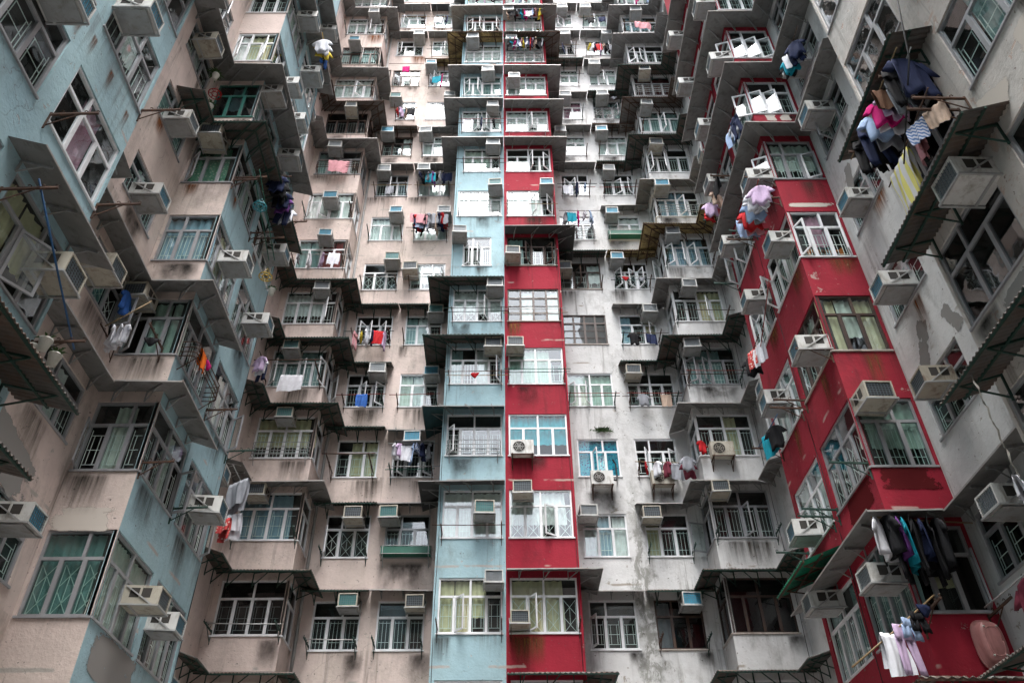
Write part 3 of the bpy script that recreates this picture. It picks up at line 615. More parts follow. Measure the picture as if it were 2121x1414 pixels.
# drip marks, soot and mortar patches: flat marks on the walls, parts of their block
def stainmat(name, col, strength, streaky=True, hard=False):
    m, nt = newmat(name); o = N(nt, 'ShaderNodeOutputMaterial'); d = N(nt, 'ShaderNodeBsdfDiffuse'); d.inputs[0].default_value = (*col, 1); t = N(nt, 'ShaderNodeBsdfTransparent'); mx = N(nt, 'ShaderNodeMixShader')
    ge = N(nt, 'ShaderNodeTexCoord').outputs['Generated']; sx = N(nt, 'ShaderNodeSeparateXYZ'); L(nt, ge, sx.inputs[0]); g = N(nt, 'ShaderNodeNewGeometry').outputs['Position']
    ex = mathn(nt, 'MULTIPLY', sx.outputs[0], mathn(nt, 'SUBTRACT', 1., sx.outputs[0])); rx = ramp(nt, .0, .2); L(nt, ex, rx.inputs[0])
    if hard:
        ez = mathn(nt, 'MULTIPLY', sx.outputs[2], mathn(nt, 'SUBTRACT', 1., sx.outputs[2])); rz = ramp(nt, .0, .1); L(nt, ez, rz.inputs[0])
        a = mathn(nt, 'MULTIPLY', rx.outputs[0], rz.outputs[0]); a = mathn(nt, 'ADD', a, mathn(nt, 'MULTIPLY', mathn(nt, 'SUBTRACT', nz(nt, g, 2.6, 9, .72, .6), .5), 3.2)); r = ramp(nt, .48, .56); L(nt, a, r.inputs[0]); a = r.outputs[0]
    else:
        tp = ramp(nt, .88, 1., (1,1,1,1), (0,0,0,1)); L(nt, sx.outputs[2], tp.inputs[0])
        n = nz(nt, mapped(nt, g, (9, 9, .5) if streaky else (2, 2, 1.4)), 1.2, 6, .65); r = ramp(nt, .30, .68); L(nt, n, r.inputs[0])
        a = mathn(nt, 'MULTIPLY', mathn(nt, 'MULTIPLY', rx.outputs[0], mathn(nt, 'MULTIPLY', sx.outputs[2], tp.outputs[0])), r.outputs[0])
    a = mathn(nt, 'MULTIPLY', a, strength); a.node.use_clamp = True
    L(nt, a, mx.inputs[0]); L(nt, t.outputs[0], mx.inputs[1]); L(nt, d.outputs[0], mx.inputs[2]); L(nt, mx.outputs[0], o.inputs[0]); return m
MAT['drip'] = stainmat('drip_stain', (.06, .052, .043), 1.15); MAT['rustdrip'] = stainmat('rust_stain', (.20, .085, .04), 1.5); MAT['sootmark'] = stainmat('soot_stain', (.04, .036, .033), 1.1, False)
MAT['mortar'] = stainmat('grey_mortar', (.26, .25, .24), 1., hard=True); MAT['oldred'] = stainmat('old_dull_red_paint', (.11, .016, .018), .9, hard=True); MAT['palepatch'] = stainmat('pale_filler', (.55, .50, .45), 1., hard=True)
STN = [0]
def stain(i, s, w, ztop, h, mat, name='stain', tilt=0.):
    root = SEG_BLD[i]; STN[0] += 1; m = MB(); m.mesh([(-w/2, 0, -h), (w/2, 0, -h), (w/2, 0, 0), (-w/2, 0, 0)], [(0, 1, 2, 3)], mat)
    o = m.build(name, root); o.location = W(i, s, ztop, .004 + .0012 * (STN[0] % 5)) - root.location; o.rotation_euler = (0, tilt, rot(i)); return o
for c in COL:
    for k in range(KMIN.get(c, 0), COL[c][5] + 1):
        rr = random.Random(k * 7 + ord(c[0]) * 13 + len(c)); i, s0, s1, z0, z1 = opening(c, k); ln = seg(i)[3]
        if rr.random() < .62 and ln > 1.3:
            w = rr.uniform(.35, 1.1); s = min(max(rr.uniform(s0, s1), w / 2 + .02), ln - w / 2 - .02)
            stain(i, s, w, z0 - .05, rr.uniform(.5, 1.0), rr.choice(('drip', 'drip', 'sootmark', 'rustdrip') if rr.random() < .6 else ('drip', 'sootmark')))
stain(9, 3.0, 1.75, sill(1) - .12, 1.25, 'sootmark'); stain(14, 1.05, 1.3, sill(2) - .5, 1.2, 'sootmark'); stain(14, 2.9, 1.2, sill(2) - .5, 1.1, 'sootmark'); stain(16, .95, 1.7, sill(3) - .05, .9, 'sootmark'); stain(16, 1.0, 1.7, sill(1) - .05, .9, 'drip')
for q, (s, z) in enumerate(((16.55, 12.85), (16.95, 12.8), (17.4, 12.9), (18.1, 12.95), (18.9, 12.9))): stain(0, s, .16, z, .6, 'rustdrip')
stain(21, 1.25, .5, sill(1) - .15, 1.7, 'mortar', 'mortar_patch', .5); stain(21, 1.9, .35, sill(1) - .5, .8, 'mortar', 'mortar_patch', -.4); stain(21, 1.0, .4, sill(3) - .6, 1.3, 'mortar', 'mortar_patch', .3)
stain(20, .66, 1.28, sill(0) - .02, .5, 'oldred', 'paint_patch'); stain(19, 3.3, 1.55, sill(0) - .02, .6, 'oldred', 'paint_patch')
stain(20, .45, .32, sill(4) - .03, .3, 'palepatch', 'filler_patch'); stain(20, .85, .34, sill(4) - .03, .3, 'palepatch', 'filler_patch')
stain(20, .65, 1.28, sill(2) + WH + .30, .16, 'palepatch', 'filler_patch'); stain(23, 2.6, .9, sill(1) - .4, .6, 'palepatch', 'filler_patch', .4); stain(23, 3.6, .7, sill(1) - .25, .5, 'palepatch', 'filler_patch'); stain(23, 1.2, .8, sill(0) - .1, .9, 'mortar', 'mortar_patch')
stain(3, .6, 1.2, sill(0) - .75, .5, 'palepatch', 'filler_patch'); stain(4, 1.2, 2.2, sill(-1) - .02, .8, 'mortar', 'mortar_patch'); stain(2, 2.2, 2.2, sill(0) - .3, .9, 'mortar', 'mortar_patch', .25)

# outdoor condensers on brackets
def condenser(i, s, z, mat, fan, label):
    r = empty('condenser_unit', W(i, s, z), rot(i), label, 'air conditioner', 'condenser units on wall brackets')
    w, h, d = .42, .58, .30; y1 = -.12; y0 = y1 - d
    m = MB(); m.box(-w, w, y0, y1, 0, h, mat); m.build('casing', r)
    m = MB(); cx = -.12
    pts = [(cx + .23 * math.cos(a * PI / 12), y0 - .006, h / 2 + .23 * math.sin(a * PI / 12)) for a in range(24)]
    m.face(pts, 'vent')
    for rr in (.08, .15, .22):
        ring = [(cx + rr * math.cos(a * PI / 10), y0 - .014, h / 2 + rr * math.sin(a * PI / 10)) for a in range(21)]; m.tube(ring, .006, mat, 4)
    for a in range(6): m.bar((cx, y0 - .014, h / 2), (cx + .23 * math.cos(a * PI / 3), y0 - .014, h / 2 + .23 * math.sin(a * PI / 3)), .008, mat)
    m.build('fan_grille', r)
    m = MB()
    for sx in (-.36, .36):
        m.bar((sx, .0, -.03), (sx, y0 - .05, -.03), .035, 'rust'); m.bar((sx, -.005, -.42), (sx, y0 - .02, -.04), .025, 'rust'); m.bar((sx, -.015, .0), (sx, -.015, -.45), .03, 'rust')
    m.bar((-.42, y0, -.03), (.42, y0, -.03), .03, 'rust'); m.build('bracket', r)
    r.scale = (.84, .9, .84)
    if 'hose' not in label: return r
    m = MB(); m.tube([(w, y1 - .1, .3), (w + .14, y1 - .06, .3), (w + .2, -.05, .5), (w + .2, -.03, 1.1), (w + .1, -.03, 1.3)], .036, 'wire' if fan else 'pot'); m.build('hose', r)
    return r
condenser(12, .52, sill(2) - .15, 'acw', 1, 'white fan condenser on brackets below teal curtains, third storey of the red tower')
condenser(14, 1.0, sill(2) - .48, 'acw', 1, 'fan condenser with black hose below flowered curtains, third storey of inner white column')
condenser(14, 2.92, sill(2) - .48, 'acc', 0, 'cream condenser with pale hose, third storey of outer white column')
condenser(16, .62, sill(2) - .2, 'acc', 0, 'cream condenser with green tag, third storey of white corner bay')

# ------------------------------------------------------------------ canopies
def offset_path(pts, d):
    pts = [Vector(p) for p in pts]; out = []
    for i, p in enumerate(pts):
        ns = []
        if i > 0: u = (p - pts[i-1]).normalized(); ns.append(Vector((u.y, -u.x)))
        if i < len(pts) - 1: u = (pts[i+1] - p).normalized(); ns.append(Vector((u.y, -u.x)))
        if len(ns) == 1: out.append(p + ns[0] * d)
        else:
            b = ns[0] + ns[1]; out.append(p + b * (d / max(.3, b.dot(ns[0]))))
    return pts, out
CANOPY = {'F': ('flat', 'lip', 'bar', 'flat grey sheet'), 'D': ('flatd', 'flat', 'bar', 'flat dark sheet'), 'T': ('flatt', 'flat', 'bar', 'dark teal sheet'),
          'C': ('corr', 'corr', 'dkgreen' , 'dark corrugated'), 'K': ('corrl', 'corrl', 'rust', 'rusty corrugated'), 'Y': ('corry', 'corry', 'rust', 'yellow flaking corrugated'), 'N': ('corrg', 'corrg', 'rust', 'green corrugated')}
def canopy(kind, path, zr, depth, droop, label, bend=.0):
    sheet, lip, brk, _ = CANOPY[kind]
    a, b = offset_path(path, depth); r = empty('awning', (a[0].x, a[0].y, zr), 0, label, 'awning', 'metal awnings above the windows')
    ox, oy = a[0].x, a[0].y
    loc = lambda p, z: (p.x - ox, p.y - oy, z)
    m = MB(); corr = kind in 'CKYN'; rnd = random.Random(len(label) * 7 + int(zr * 10)); sag = rnd.uniform(-.04, .04)
    br = []
    for j in range(len(a) - 1):
        la = (a[j+1] - a[j]).length
        nseg = max(2, int(la / (.024 if corr else .5)))
        nd = 5 if corr else 3
        if corr: nseg = int(la / .095) * 4 + 2
        t3 = []
        for lay in (0, 1):
            vs = []
            for q in range(nd + 1):
                v = q / nd
                for x in range(nseg + 1):
                    f = x / nseg; p = (a[j].lerp(a[j+1], f)).lerp(b[j].lerp(b[j+1], f), v)
                    wz = .021 * math.sin(f * la / .095 * 2 * PI) if corr else .006 * math.sin(f * la * 5 + zr)
                    wz += .012 * noise.noise((p.x * 1.3, p.y * 1.3, zr)) * v
                    z = -droop * v - bend * v * v + wz + sag * v * (f - .5) - lay * .006
                    vs.append(loc(p, z))
            base = len(m.v); W1_ = nseg + 1
            fs = [(q*W1_ + x, q*W1_ + x + 1, (q+1)*W1_ + x + 1, (q+1)*W1_ + x) for q in range(nd) for x in range(nseg)]
            t3.append((vs, fs))
        vs = t3[0][0] + t3[1][0]; off = len(t3[0][0])
        fs = t3[0][1] + [tuple(off + q for q in f[::-1]) for f in t3[1][1]]
        e = nd * (nseg + 1)
        fs += [(e + x, e + x + 1, off + e + x + 1, off + e + x) for x in range(nseg)]
        m.mesh(vs, fs, sheet)
        if not corr:
            zz = -droop - bend
            m.bar(loc(b[j], zz + sag * -.5), loc(b[j+1], zz + sag * .5), .012, lip, .03)
        # brackets
        nb = max(2, int(la / .85) + 1) if la > .4 else 1
        for q in range(nb):
            f = (q + .5) / nb; pa = a[j].lerp(a[j+1], f); pb = b[j].lerp(b[j+1], f); u = (pb - pa)
            n2 = u.normalized(); pa2 = pa + n2 * .012
            br.append((pa2, pa + u * .85))
    m.build('sheet', r, corr)
    for pa, pe in br:
        m = MB(); dz = -droop * .85 - .03
        if corr:
            m.bar(loc(pa, -.03), loc(pe, dz), .03, brk); m.bar(loc(pa, -.42), loc(pe, dz), .022, brk); m.bar(loc(pa, -.0), loc(pa, -.46), .03, brk)
        else:
            d2 = (pe - pa).normalized(); sd = Vector((-d2.y, d2.x)) * .008
            for s_ in (-1, 1): pass
            q0 = pa; q1 = pe
            A0, A1, A2 = Vector(loc(q0, -.02)), Vector(loc(q1, dz)), Vector(loc(q0, -.26))
            s3 = Vector((sd.x, sd.y, 0)); vs = [A0 - s3, A1 - s3, A2 - s3, A0 + s3, A1 + s3, A2 + s3]
            m.bar(A0, A1, .02, brk, .05); m.bar(A2, A0.lerp(A1, .72), .018, brk, .02); m.bar(A0, A2, .035, brk, .02)
        m.build('bracket', r)
    if corr:
        m = MB()
        for j in range(len(a) - 1):
            for v in (.5, .96):
                p, q = a[j].lerp(b[j], v), a[j+1].lerp(b[j+1], v); m.bar(loc(p, -droop * v - .028), loc(q, -droop * v - .028), .034, brk)
        for j in range(1, len(a) - 1): m.bar(loc(a[j], -.03), loc(b[j], -droop - .03), .034, brk)
        m.build('rail', r)
    return r
def cpath(c, kind, k):
    i = COL[c][0]; s0, s1 = COL[c][1], COL[c][2]
    w = lambda ii, s: tuple(W(ii, s, 0).xy)
    if c == 'A1': return [(-6.95, 6.95), (-6.95, 9.45)]
    if c == 'D1': return [(6.95, 9.45), (6.95, {1: 6.9, 0: 6.5}.get(k, 4.5))]
    if c == 'D2': return [(6.95, 7.0), (6.95, 4.6)]
    if c == 'LCf': return {0: [(-8.1, 9.9), P[3], P[4], (-6.79, 15.0)], 1: [(-8.1, 9.8), P[3], P[4], (-6.79, 15.0)], 3: [(-8.1, 11.5), P[3], P[4], (-6.79, 17.1)], 4: [(-8.1, 9.9), P[3], P[4], P[5]]}.get(k, [(-8.1, 9.5), P[3], P[4], P[5]])
    if c == 'RCf': return {-1: [P[19], P[20], P[21], (8.1, 9.6)]}.get(k, [P[19], P[20], P[21], (8.1, 10.2)])
    if c == 'P0': return [(-8.1, 20.0), P[7], P[8], P[9]]
    if c == 'W3': return [(6.1, 22.94), P[16], P[17], (8.1, 20.0)]
    if c == 'B': return [(-1.95, 22.94), P[11], (.03, 21.65)]
    if c == 'R': return [(.07, 21.65), P[13], (2.12, 22.94)]
    if c == 'P1': return [w(9, .04 if kind in 'FD' else .15), w(9, 2.06)]
    if c == 'P2': return [w(9, 2.09), w(9, 3.98)]
    if c == 'W1': return [w(14, .03), w(14, 1.95)]
    if c == 'W2': return [w(14, 1.98), w(14, 3.90)]
CNAME = {'A1': 'near turquoise wall', 'D1': 'near white wall', 'D2': 'right edge white wall', 'LCf': 'turquoise bay', 'RCf': 'red bay'}
for c in COL:
    for k in sorted(S[c]):
        cn = S[c][k]['can']
        if not cn: continue
        pth = cpath(c, cn, k)
        corr = cn in 'CKYN'; rr = random.Random(k * 13 + ord(c[0]))
        depth = (.72 if corr else .62) + rr.uniform(-.05, .06)
        if c in ('A1', 'D1') and corr: depth = 1.0 if c == 'A1' else .78
        if c in ('P1', 'P2', 'W1', 'W2'): depth *= .85
        zr = sill(k) + COL[c][7] + (.22 if corr else .20) + rr.uniform(-.05, .06)
        if c in ('P1', 'P2', 'W1', 'W2'): zr += .10
        canopy(cn, pth, zr, depth, .20 if not corr else .24, f"{CANOPY[cn][3]} awning over the {storey_name(c, k)} storey of the {CNAME.get(c, COL[c][9])}", .12 if cn == 'T' else 0.)
canopy('C', [(-6.95, 5.2), (-6.95, 9.1)], 5.5, .95, .24, 'dark corrugated awning at the bottom left corner under the near turquoise wall')
canopy('N', [(6.8, 17.1), (6.8, 15.2)], sill(0) - .55, .9, .35, 'green plastic sheet awning under the far red flank beside the white corner bay')
canopy('K', [(6.8, 14.8), (6.8, 13.1), (7.9, 13.1)], sill(-1) + 1.72 - H, .7, .22, 'rusty corrugated awning below the lowest red spandrel')
canopy('C', [(8.1, 12.2), (8.1, 9.6)], sill(-2) + 1.75, 1.2, .3, 'dark corrugated awning at the bottom right corner below the pink bath tub')
for c_, s_, k_, lab in ((2, .2, 2, 'small grey awning on the end of near turquoise wall'),):
    canopy('F', [(-7.0, 9.25), (-8.0, 9.25)], sill(1) + 1.75, .6, .12, 'small grey sheet awning round the end of the near turquoise wall')

# ------------------------------------------------------------------ brackets, rods, guards
BR_PROTO = {}
def pole_bracket(i, s, z, label, ln=.72, mat='rust'):
    key = (round(ln, 2), mat)
    if key not in BR_PROTO:
        o = empty('pole_bracket')
        m = MB(); m.bar((0, -.008, .05), (0, -.008, -.34), .05, mat, .014); m.build('wall_plate', o)
        m = MB(); m.bar((0, -.01, 0), (0, -ln, .03), .034, mat); m.bar((0, -.01, -.28), (0, -ln * .62, .0), .016, mat); m.build('arm', o)
        for q in range(4):
            y = -ln + q * ln * .24 + .01; m = MB(); m.tube([(0, y, .03), (0, y - .012, .07), (0, y + .02, .095), (0, y + .045, .075)], .008, mat, 5); m.build('hook', o)
        BR_PROTO[key] = o
    else: o = copy_tree(BR_PROTO[key])
    o.location = W(i, s, z); o.rotation_euler.z = rot(i)
    return tag(o, label, 'bracket', 'steel brackets for drying poles')
def rod(pa, pb, mat, label, r=.013):
    pa = Vector(pa); pb = Vector(pb); m = MB(); mid = (pb - pa) / 2 - Vector((0, 0, .012)); m.tube([(0, 0, 0), mid, pb - pa], r, mat, 6)
    o = m.build('drying_pole', None, True); o.location = pa
    return tag(o, label, 'pole', 'drying poles outside the windows')
def railing(i, s0, s1, z, d, h, mat, label, tray=None):
    r = empty('window_guard', W(i, (s0 + s1) / 2, z), rot(i), label, 'window guard', 'guard rails outside windows'); w = (s1 - s0) / 2
    m = MB()
    for zz in ((h, h * .62, h * .3, .0) if not tray else (h, .0)):
        m.tube([(-w, -.005, zz), (-w, -d + .06, zz), (-w + .06, -d, zz), (w - .06, -d, zz), (w, -d + .06, zz), (w, -.005, zz)], .012, mat, 5)
    m.build('rails', r)
    for sx in (-w * .9, w * .9):
        m = MB(); m.tube([(sx, -d, h), (sx, -d, 0), (sx, -.01, -.3)], .012, mat, 5); m.build('stay', r)
    if tray:
        m = MB(); m.box(-w + .02, w - .02, -d + .015, -.03, .015, .24, tray); m.build('planter_tray', r)
    return r

# ------------------------------------------------------------------ laundry
def ring(cx, cy, cz, rx, ry, n=14, ph=0., fold=.0):
    r = []
    for k in range(n):
        a = 2 * PI * k / n; x = math.cos(a)
        r.append((cx + rx * x, cy + ry * math.sin(a) + fold * .55 * rx * 2 * math.sin(x * 5.5 + ph) + fold * .4 * rx * math.sin(x * 11 + ph * 2.1), cz - fold * .1 * math.sin(x * 4 + ph)))
    return r
def garment_mesh(kind, mat, seed, sz=1.):
    """hangs from the origin, flat side in local xz, thickness along y"""
    rd = random.Random(seed); m = MB(); ph = rd.random() * 6
    def body(z0, z1, w0, w1, th, cx0=0., cx1=0., nn=7, fold=.10, lean=0.):
        rs = []
        for j in range(nn + 1):
            t = j / nn; w = w0 + (w1 - w0) * t
            rs.append(ring(cx0 + (cx1 - cx0) * t + .008 * math.sin(t * 5 + ph), lean * t + .012 * math.sin(t * 4 + ph), z0 + (z1 - z0) * t, w, th * .5 * (.6 + .6 * t), 20, ph + t * 1.1, fold * (.4 + t)))
        m.loft(rs, mat)
    if kind == 'shirt':
        l = rd.uniform(.55, .72) * sz; w = .22 * sz
        rs = [ring(0, 0, 0, .07 * sz, .02, 20, ph, .02), ring(0, 0, -.05 * sz, w * .85, .022, 20, ph, .04)]
        for j in range(1, 7): t = j / 6; rs.append(ring(.01 * math.sin(t * 4 + ph), .012 * math.sin(t * 5 + ph), -.05 * sz - l * t, w * (1 + .10 * t), .022 + .008 * t, 20, ph + t, .06 + .16 * t))
        m.loft(rs, mat)
        for sx in (-1, 1):
            rs = []
            for j in range(4):
                t = j / 3; rs.append(ring(sx * (w * .78 + .14 * sz * t), .01 * math.sin(ph + t * 3), -.10 * sz - .22 * sz * t, .075 * sz, .018, 10, ph + t, .10))
            m.loft(rs, mat)
    elif kind == 'trousers':
        l = rd.uniform(.8, .98) * sz
        body(0, -.25 * sz, .18 * sz, .21 * sz, .05)
        for sx in (-1, 1): body(-.2 * sz, -l, .105 * sz, .085 * sz, .045, sx * .10 * sz, sx * (.11 + rd.uniform(0, .05)) * sz)
    elif kind == 'shorts':
        body(0, -.18 * sz, .17 * sz, .2 * sz, .05)
        for sx in (-1, 1): body(-.15 * sz, -.40 * sz, .11 * sz, .12 * sz, .05, sx * .10 * sz, sx * .13 * sz, 4)
    elif kind == 'underwear':
        m.loft([ring(0, 0, 0, .15, .025, 14, ph, .05), ring(0, 0, -.06, .13, .03, 14, ph, .1), ring(0, 0, -.15, .06, .03, 14, ph, .1), ring(0, 0, -.19, .03, .02, 14, ph, .1)], mat)
    elif kind == 'sock':
        m.loft([ring(0, 0, 0, .045, .02, 10, ph, .05), ring(0, 0, -.2, .04, .02, 10, ph, .05), ring(.02, 0, -.26, .05, .022, 10), ring(.07, 0, -.29, .04, .02, 10), ring(.11, 0, -.30, .015, .01, 10)], mat)
    else:   # towel or sheet folded over the pole
        w = (.26 if kind == 'towel' else .55) * sz; l = (.75 if kind == 'towel' else 1.0) * sz; l2 = l * rd.uniform(.55, .9)
        def fn(a, b):
            x = (a - .5) * 2 * w; t = b * (l + l2); side = -1 if t < l2 else 1; drop = abs(t - l2)
            y = side * (.018 + .03 * min(1, drop / .3)) + .03 * math.sin(a * 9 + ph + drop * 2) * min(1, drop * 2) + .012 * math.sin(a * 23 + drop * 7)
            return (x * (1 + .05 * math.sin(drop * 5 + ph)), -y, -drop + .03 * math.sin(a * 4 + ph) * min(1, drop * 2))
        m.grid(fn, 18, 16, mat)
        vs = m.v[:]; n = len(vs); m.mesh([(x, y + .006, z) for x, y, z in vs], [f[::-1] for f in m.f], mat)
    return m
GM = {}
NG = [0]
PAL = {'mix': ['white', 'navy', 'black', 'pale blue', 'red', 'grey', 'pink', 'lilac', 'teal', 'yellow', 'beige', 'magenta', 'white', 'black'], 'dark': ['black', 'navy', 'teal', 'white', 'black', 'purple', 'navy', 'grey'],
       'cool': ['white', 'navy', 'pale blue', 'lilac', 'grey', 'blue checked', 'white'], 'big': ['grey', 'black', 'navy', 'white', 'black', 'red', 'beige', 'grey', 'blue checked', 'navy'], 'red': ['red', 'grey', 'maroon', 'white'], 'grey': ['grey', 'beige'], 'blue': ['blue'], 'magenta': ['magenta'], 'white': ['white'], 'pink': ['pink']}
KND = {'shirt': 'shirt', 'trousers': 'trousers', 'shorts': 'shorts', 'underwear': 'underwear', 'sock': 'sock', 'towel': 'towel', 'sheet': 'bed sheet'}
def garment(kind, colr, loc, rz, where, sz=1., tilt=0.):
    key = (kind, colr, NG[0] % 3, sz); NG[0] += 1
    if key not in GM: GM[key] = garment_mesh(kind, 'g' + colr, NG[0] * 7 + len(colr), sz).data(kind, True)
    o = bpy.data.objects.new({'trousers': 'trousers', 'sheet': 'bed_sheet'}.get(kind, kind), GM[key]); C.objects.link(o)
    o.location = loc; o.rotation_euler = (tilt, random.uniform(-.04, .04), rz)
    return tag(o, f"{colr} {KND[kind]} {where}", 'laundry', 'laundry hung out to dry')
def laundry(i, s0, s1, z, d, n, pal, where, kinds=('shirt', 'shirt', 'trousers', 'towel', 'shorts'), across=True, sz=.8):
    cols = PAL[pal]
    for q in range(n):
        f = (q + .5) / n; colr = cols[(q * 3 + n) % len(cols)] if n > 3 else cols[q % len(cols)]; kd = kinds[(q * 3 + n) % len(kinds)]
        rz = rot(i) + (PI / 2 + random.uniform(-.5, .5) if across and kd not in ('towel', 'sheet') else random.uniform(-.2, .2))
        order = (ORD[q].replace('lowest', 'first') + ' along') if n > 1 else 'alone on'
        garment(kd, colr, W(i, s0 + (s1 - s0) * f, z + random.uniform(-.03, .0), d + random.uniform(-.05, .05)), rz, f"{order} the pole, {where}", sz)
ROD = ['dkgreen', 'rust', 'pole_green', 'bamboo', 'steel', 'rust', 'pole_red']
for c in COL:
    for k in sorted(S[c]):
        ex = S[c][k]['ex']
        if not ex: continue
        i, s0, s1, z0, z1 = opening(c, k); nm = COL[c][9]; stn = storey_name(c, k); where = f"{stn} storey, {nm}"
        rr = random.Random(k * 77 + ord(c[0]) * 3 + len(c)); zb = z0 + .10 + rr.uniform(-.06, .1)
        lau = None
        if 'L' in ex: ex, lau = ex.split('L')
        if 'b' in ex or 'r' in ex:
            if 'g' not in ex:
                for sd, s in (('left', s0 + .02), ('right', s1 - .02)): pole_bracket(i, s, zb, f"rusty pole bracket {sd} of the {stn} storey window, {nm}", rr.choice((.6, .72)), rr.choice(('rust', 'rust', 'dkgreen')))
        if 'r' in ex:
            zz = zb if 'g' not in ex else z1 - .25
            for q in range(rr.choice((1, 2))):
                d = .5 - q * .2
                rod(W(i, s0 - rr.uniform(.05, .3), zz + .06, d), W(i, s1 + rr.uniform(.05, .3), zz + .06 + rr.uniform(-.05, .05), d), rr.choice(ROD), f"thin {'outer' if q == 0 else 'inner'} drying pole outside the window, {where}")
        if 'B' in ex:
            for sd, s in (('left', s0 - .05), ('right', s1 - .1)): pole_bracket(i, s, zb + .1, f"large rusty drying frame arm on the {sd}, {where}", 1.15, 'rust')
            rod(W(i, s0 - .2, zb + .17, 1.1), W(i, s1 + .1, zb + .17, 1.1), 'rust', f"long rusty drying bar held out on two arms, {where}", .018)
        if 'g' in ex: railing(i, s0 + .05, s1 - .05, z0 + .02, .22, .42, 'bar', f"pale guard rail in front of the window, {where}")
        if 'G' in ex:
            railing(i, s0 + .1, s1 - .1, z0 + .05, .35, .38, 'rust', f"dark curved drying rail in front of the window, {where}")
            if c == 'P0': garment('sheet', 'pink', W(i, s0 + 1.05, z0 + .42, .36), rot(i) + .1, f"draped over the rail, {where}", .75)
            else:
                garment('towel', 'orange', W(i, s0 + .45, z0 + .42, .36), rot(i), f"draped over the rail, {where}", .6); garment('underwear', 'magenta', W(i, s0 + .8, z0 + .40, .36), rot(i), f"pegged on the rail, {where}")
        if 'T' in ex: railing(i, s0 - .05, s1 + .1, z0 - .02, .34, .26, 'steel', f"guard rail holding a long green planter tray, {where}", 'pole_green')
        if lau:
            num = ''.join(ch for ch in lau if ch.isdigit()); pal = lau[len(num):]; num = int(num)
            zz = (zb + .06) if 'g' not in ex else (z1 - .19)
            if c in ('P2',) and num > 6: zz = z0 + .95
            kinds = ('shirt', 'trousers', 'shirt', 'towel', 'shorts')
            if num <= 2: kinds = ('underwear', 'underwear') if pal == 'red' else ('shirt', 'towel')
            if pal == 'magenta': kinds = ('towel',)
            if pal == 'white': kinds = ('sheet',)
            if pal == 'pink': kinds = ('sheet',)
            laundry(i, s0 + .05, s1 - .05, zz, .48 if 'g' not in ex else .4, num, pal, where, kinds, num > 2, (1.05 if (c, k) == ('P2', 6) else .82) if num > 2 else .7)
            if c == 'P2' and k == 6:
                for q, (cc, f) in enumerate((('pink', .16), ('grey', .8))): garment('sheet', cc, W(i, s0 + (s1 - s0) * f, zz - .02, .62), rot(i) + .1, f"hanging lowest in the crowded laundry, {where}", .62)
            if c == 'P2' and num > 6: rod(W(i, s0 - .1, zz + .02, .48), W(i, s1 + .15, zz + .02, .48), 'steel', f"upper steel drying bar crowded with clothes, {where}")

# ---- laundry and clutter on the near walls (each placed on its own pole)
def arm_pair(i, sA, sB, z, what, mat='rust', ln=.8):
    pole_bracket(i, sA, z, f"rusty hooked bracket, nearer end of pole {what}", ln, mat); pole_bracket(i, sB, z, f"rusty hooked bracket, farther end of pole {what}", ln, mat)
# near white wall: crowded poles under the corrugated awning
w_ = 'under the corrugated awning on the near white wall'
arm_pair(23, .25, 1.75, sill(1) + 1.2, 'crowded with clothes, near white wall')
for q, d in enumerate((.45, .68)):
    rod(W(23, .05, sill(1) + 1.27, d), W(23, 2.25, sill(1) + 1.27, d), ('steel', 'bamboo')[q], ('inner steel', 'outer bamboo')[q] + ' pole crowded with clothes ' + w_)
for q, (kd, colr, s, d, sz, zz) in enumerate([('shirt', 'navy', 1.75, .5, 1.25, 0), ('trousers', 'black', 1.55, .62, 1.0, 0), ('trousers', 'grey', 1.38, .5, .95, 0), ('towel', 'brown', 1.22, .62, .8, 0), ('shirt', 'lilac', 1.08, .52, .95, 0), ('shirt', 'magenta', .98, .62, .95, 0),
        ('shirt', 'white', .86, .5, 1.0, 0), ('shirt', 'pale blue', .72, .62, 1.0, 0), ('shirt', 'grey', .60, .5, 1.05, 0), ('trousers', 'navy', .42, .62, 1.05, 0), ('shirt', 'black', .30, .5, 1.1, 0), ('trousers', 'black', .16, .62, 1.0, 0)]):
    garment(kd, colr, W(23, s + .3, sill(1) + 1.25 + zz, d), rot(23) + PI/2 + random.uniform(-.35, .35), f"{ORD[q].replace('lowest', 'first')} from near end of near white wall's poles", sz)
w_ = 'beside the near white wall'
arm_pair(23, 1.96, 2.16, sill(1), 'with the yellow striped towel')
rod(W(23, .55, sill(1) - .1, .6), W(23, 2.3, sill(1) + .08, .6), 'rust', 'sloping brown pole with yellow striped towel ' + w_)
garment('towel', 'yellow striped', W(23, 1.03, sill(1) - .04, .6), rot(23), 'hanging from a pole ' + w_, 1.2)
garment('towel', 'blue checked', W(23, 1.72, sill(1) + .02, .6), rot(23) + .5, 'hanging between two cloths ' + w_, .6)
garment('towel', 'pink', W(23, 1.5, sill(1), .5), rot(23) - .4, 'hanging next to the yellow striped sheet ' + w_, .7)
garment('towel', 'beige', W(23, 1.98, sill(1) + .05, .42), rot(23) + .6, 'hanging last on the sloping pole ' + w_, .6)
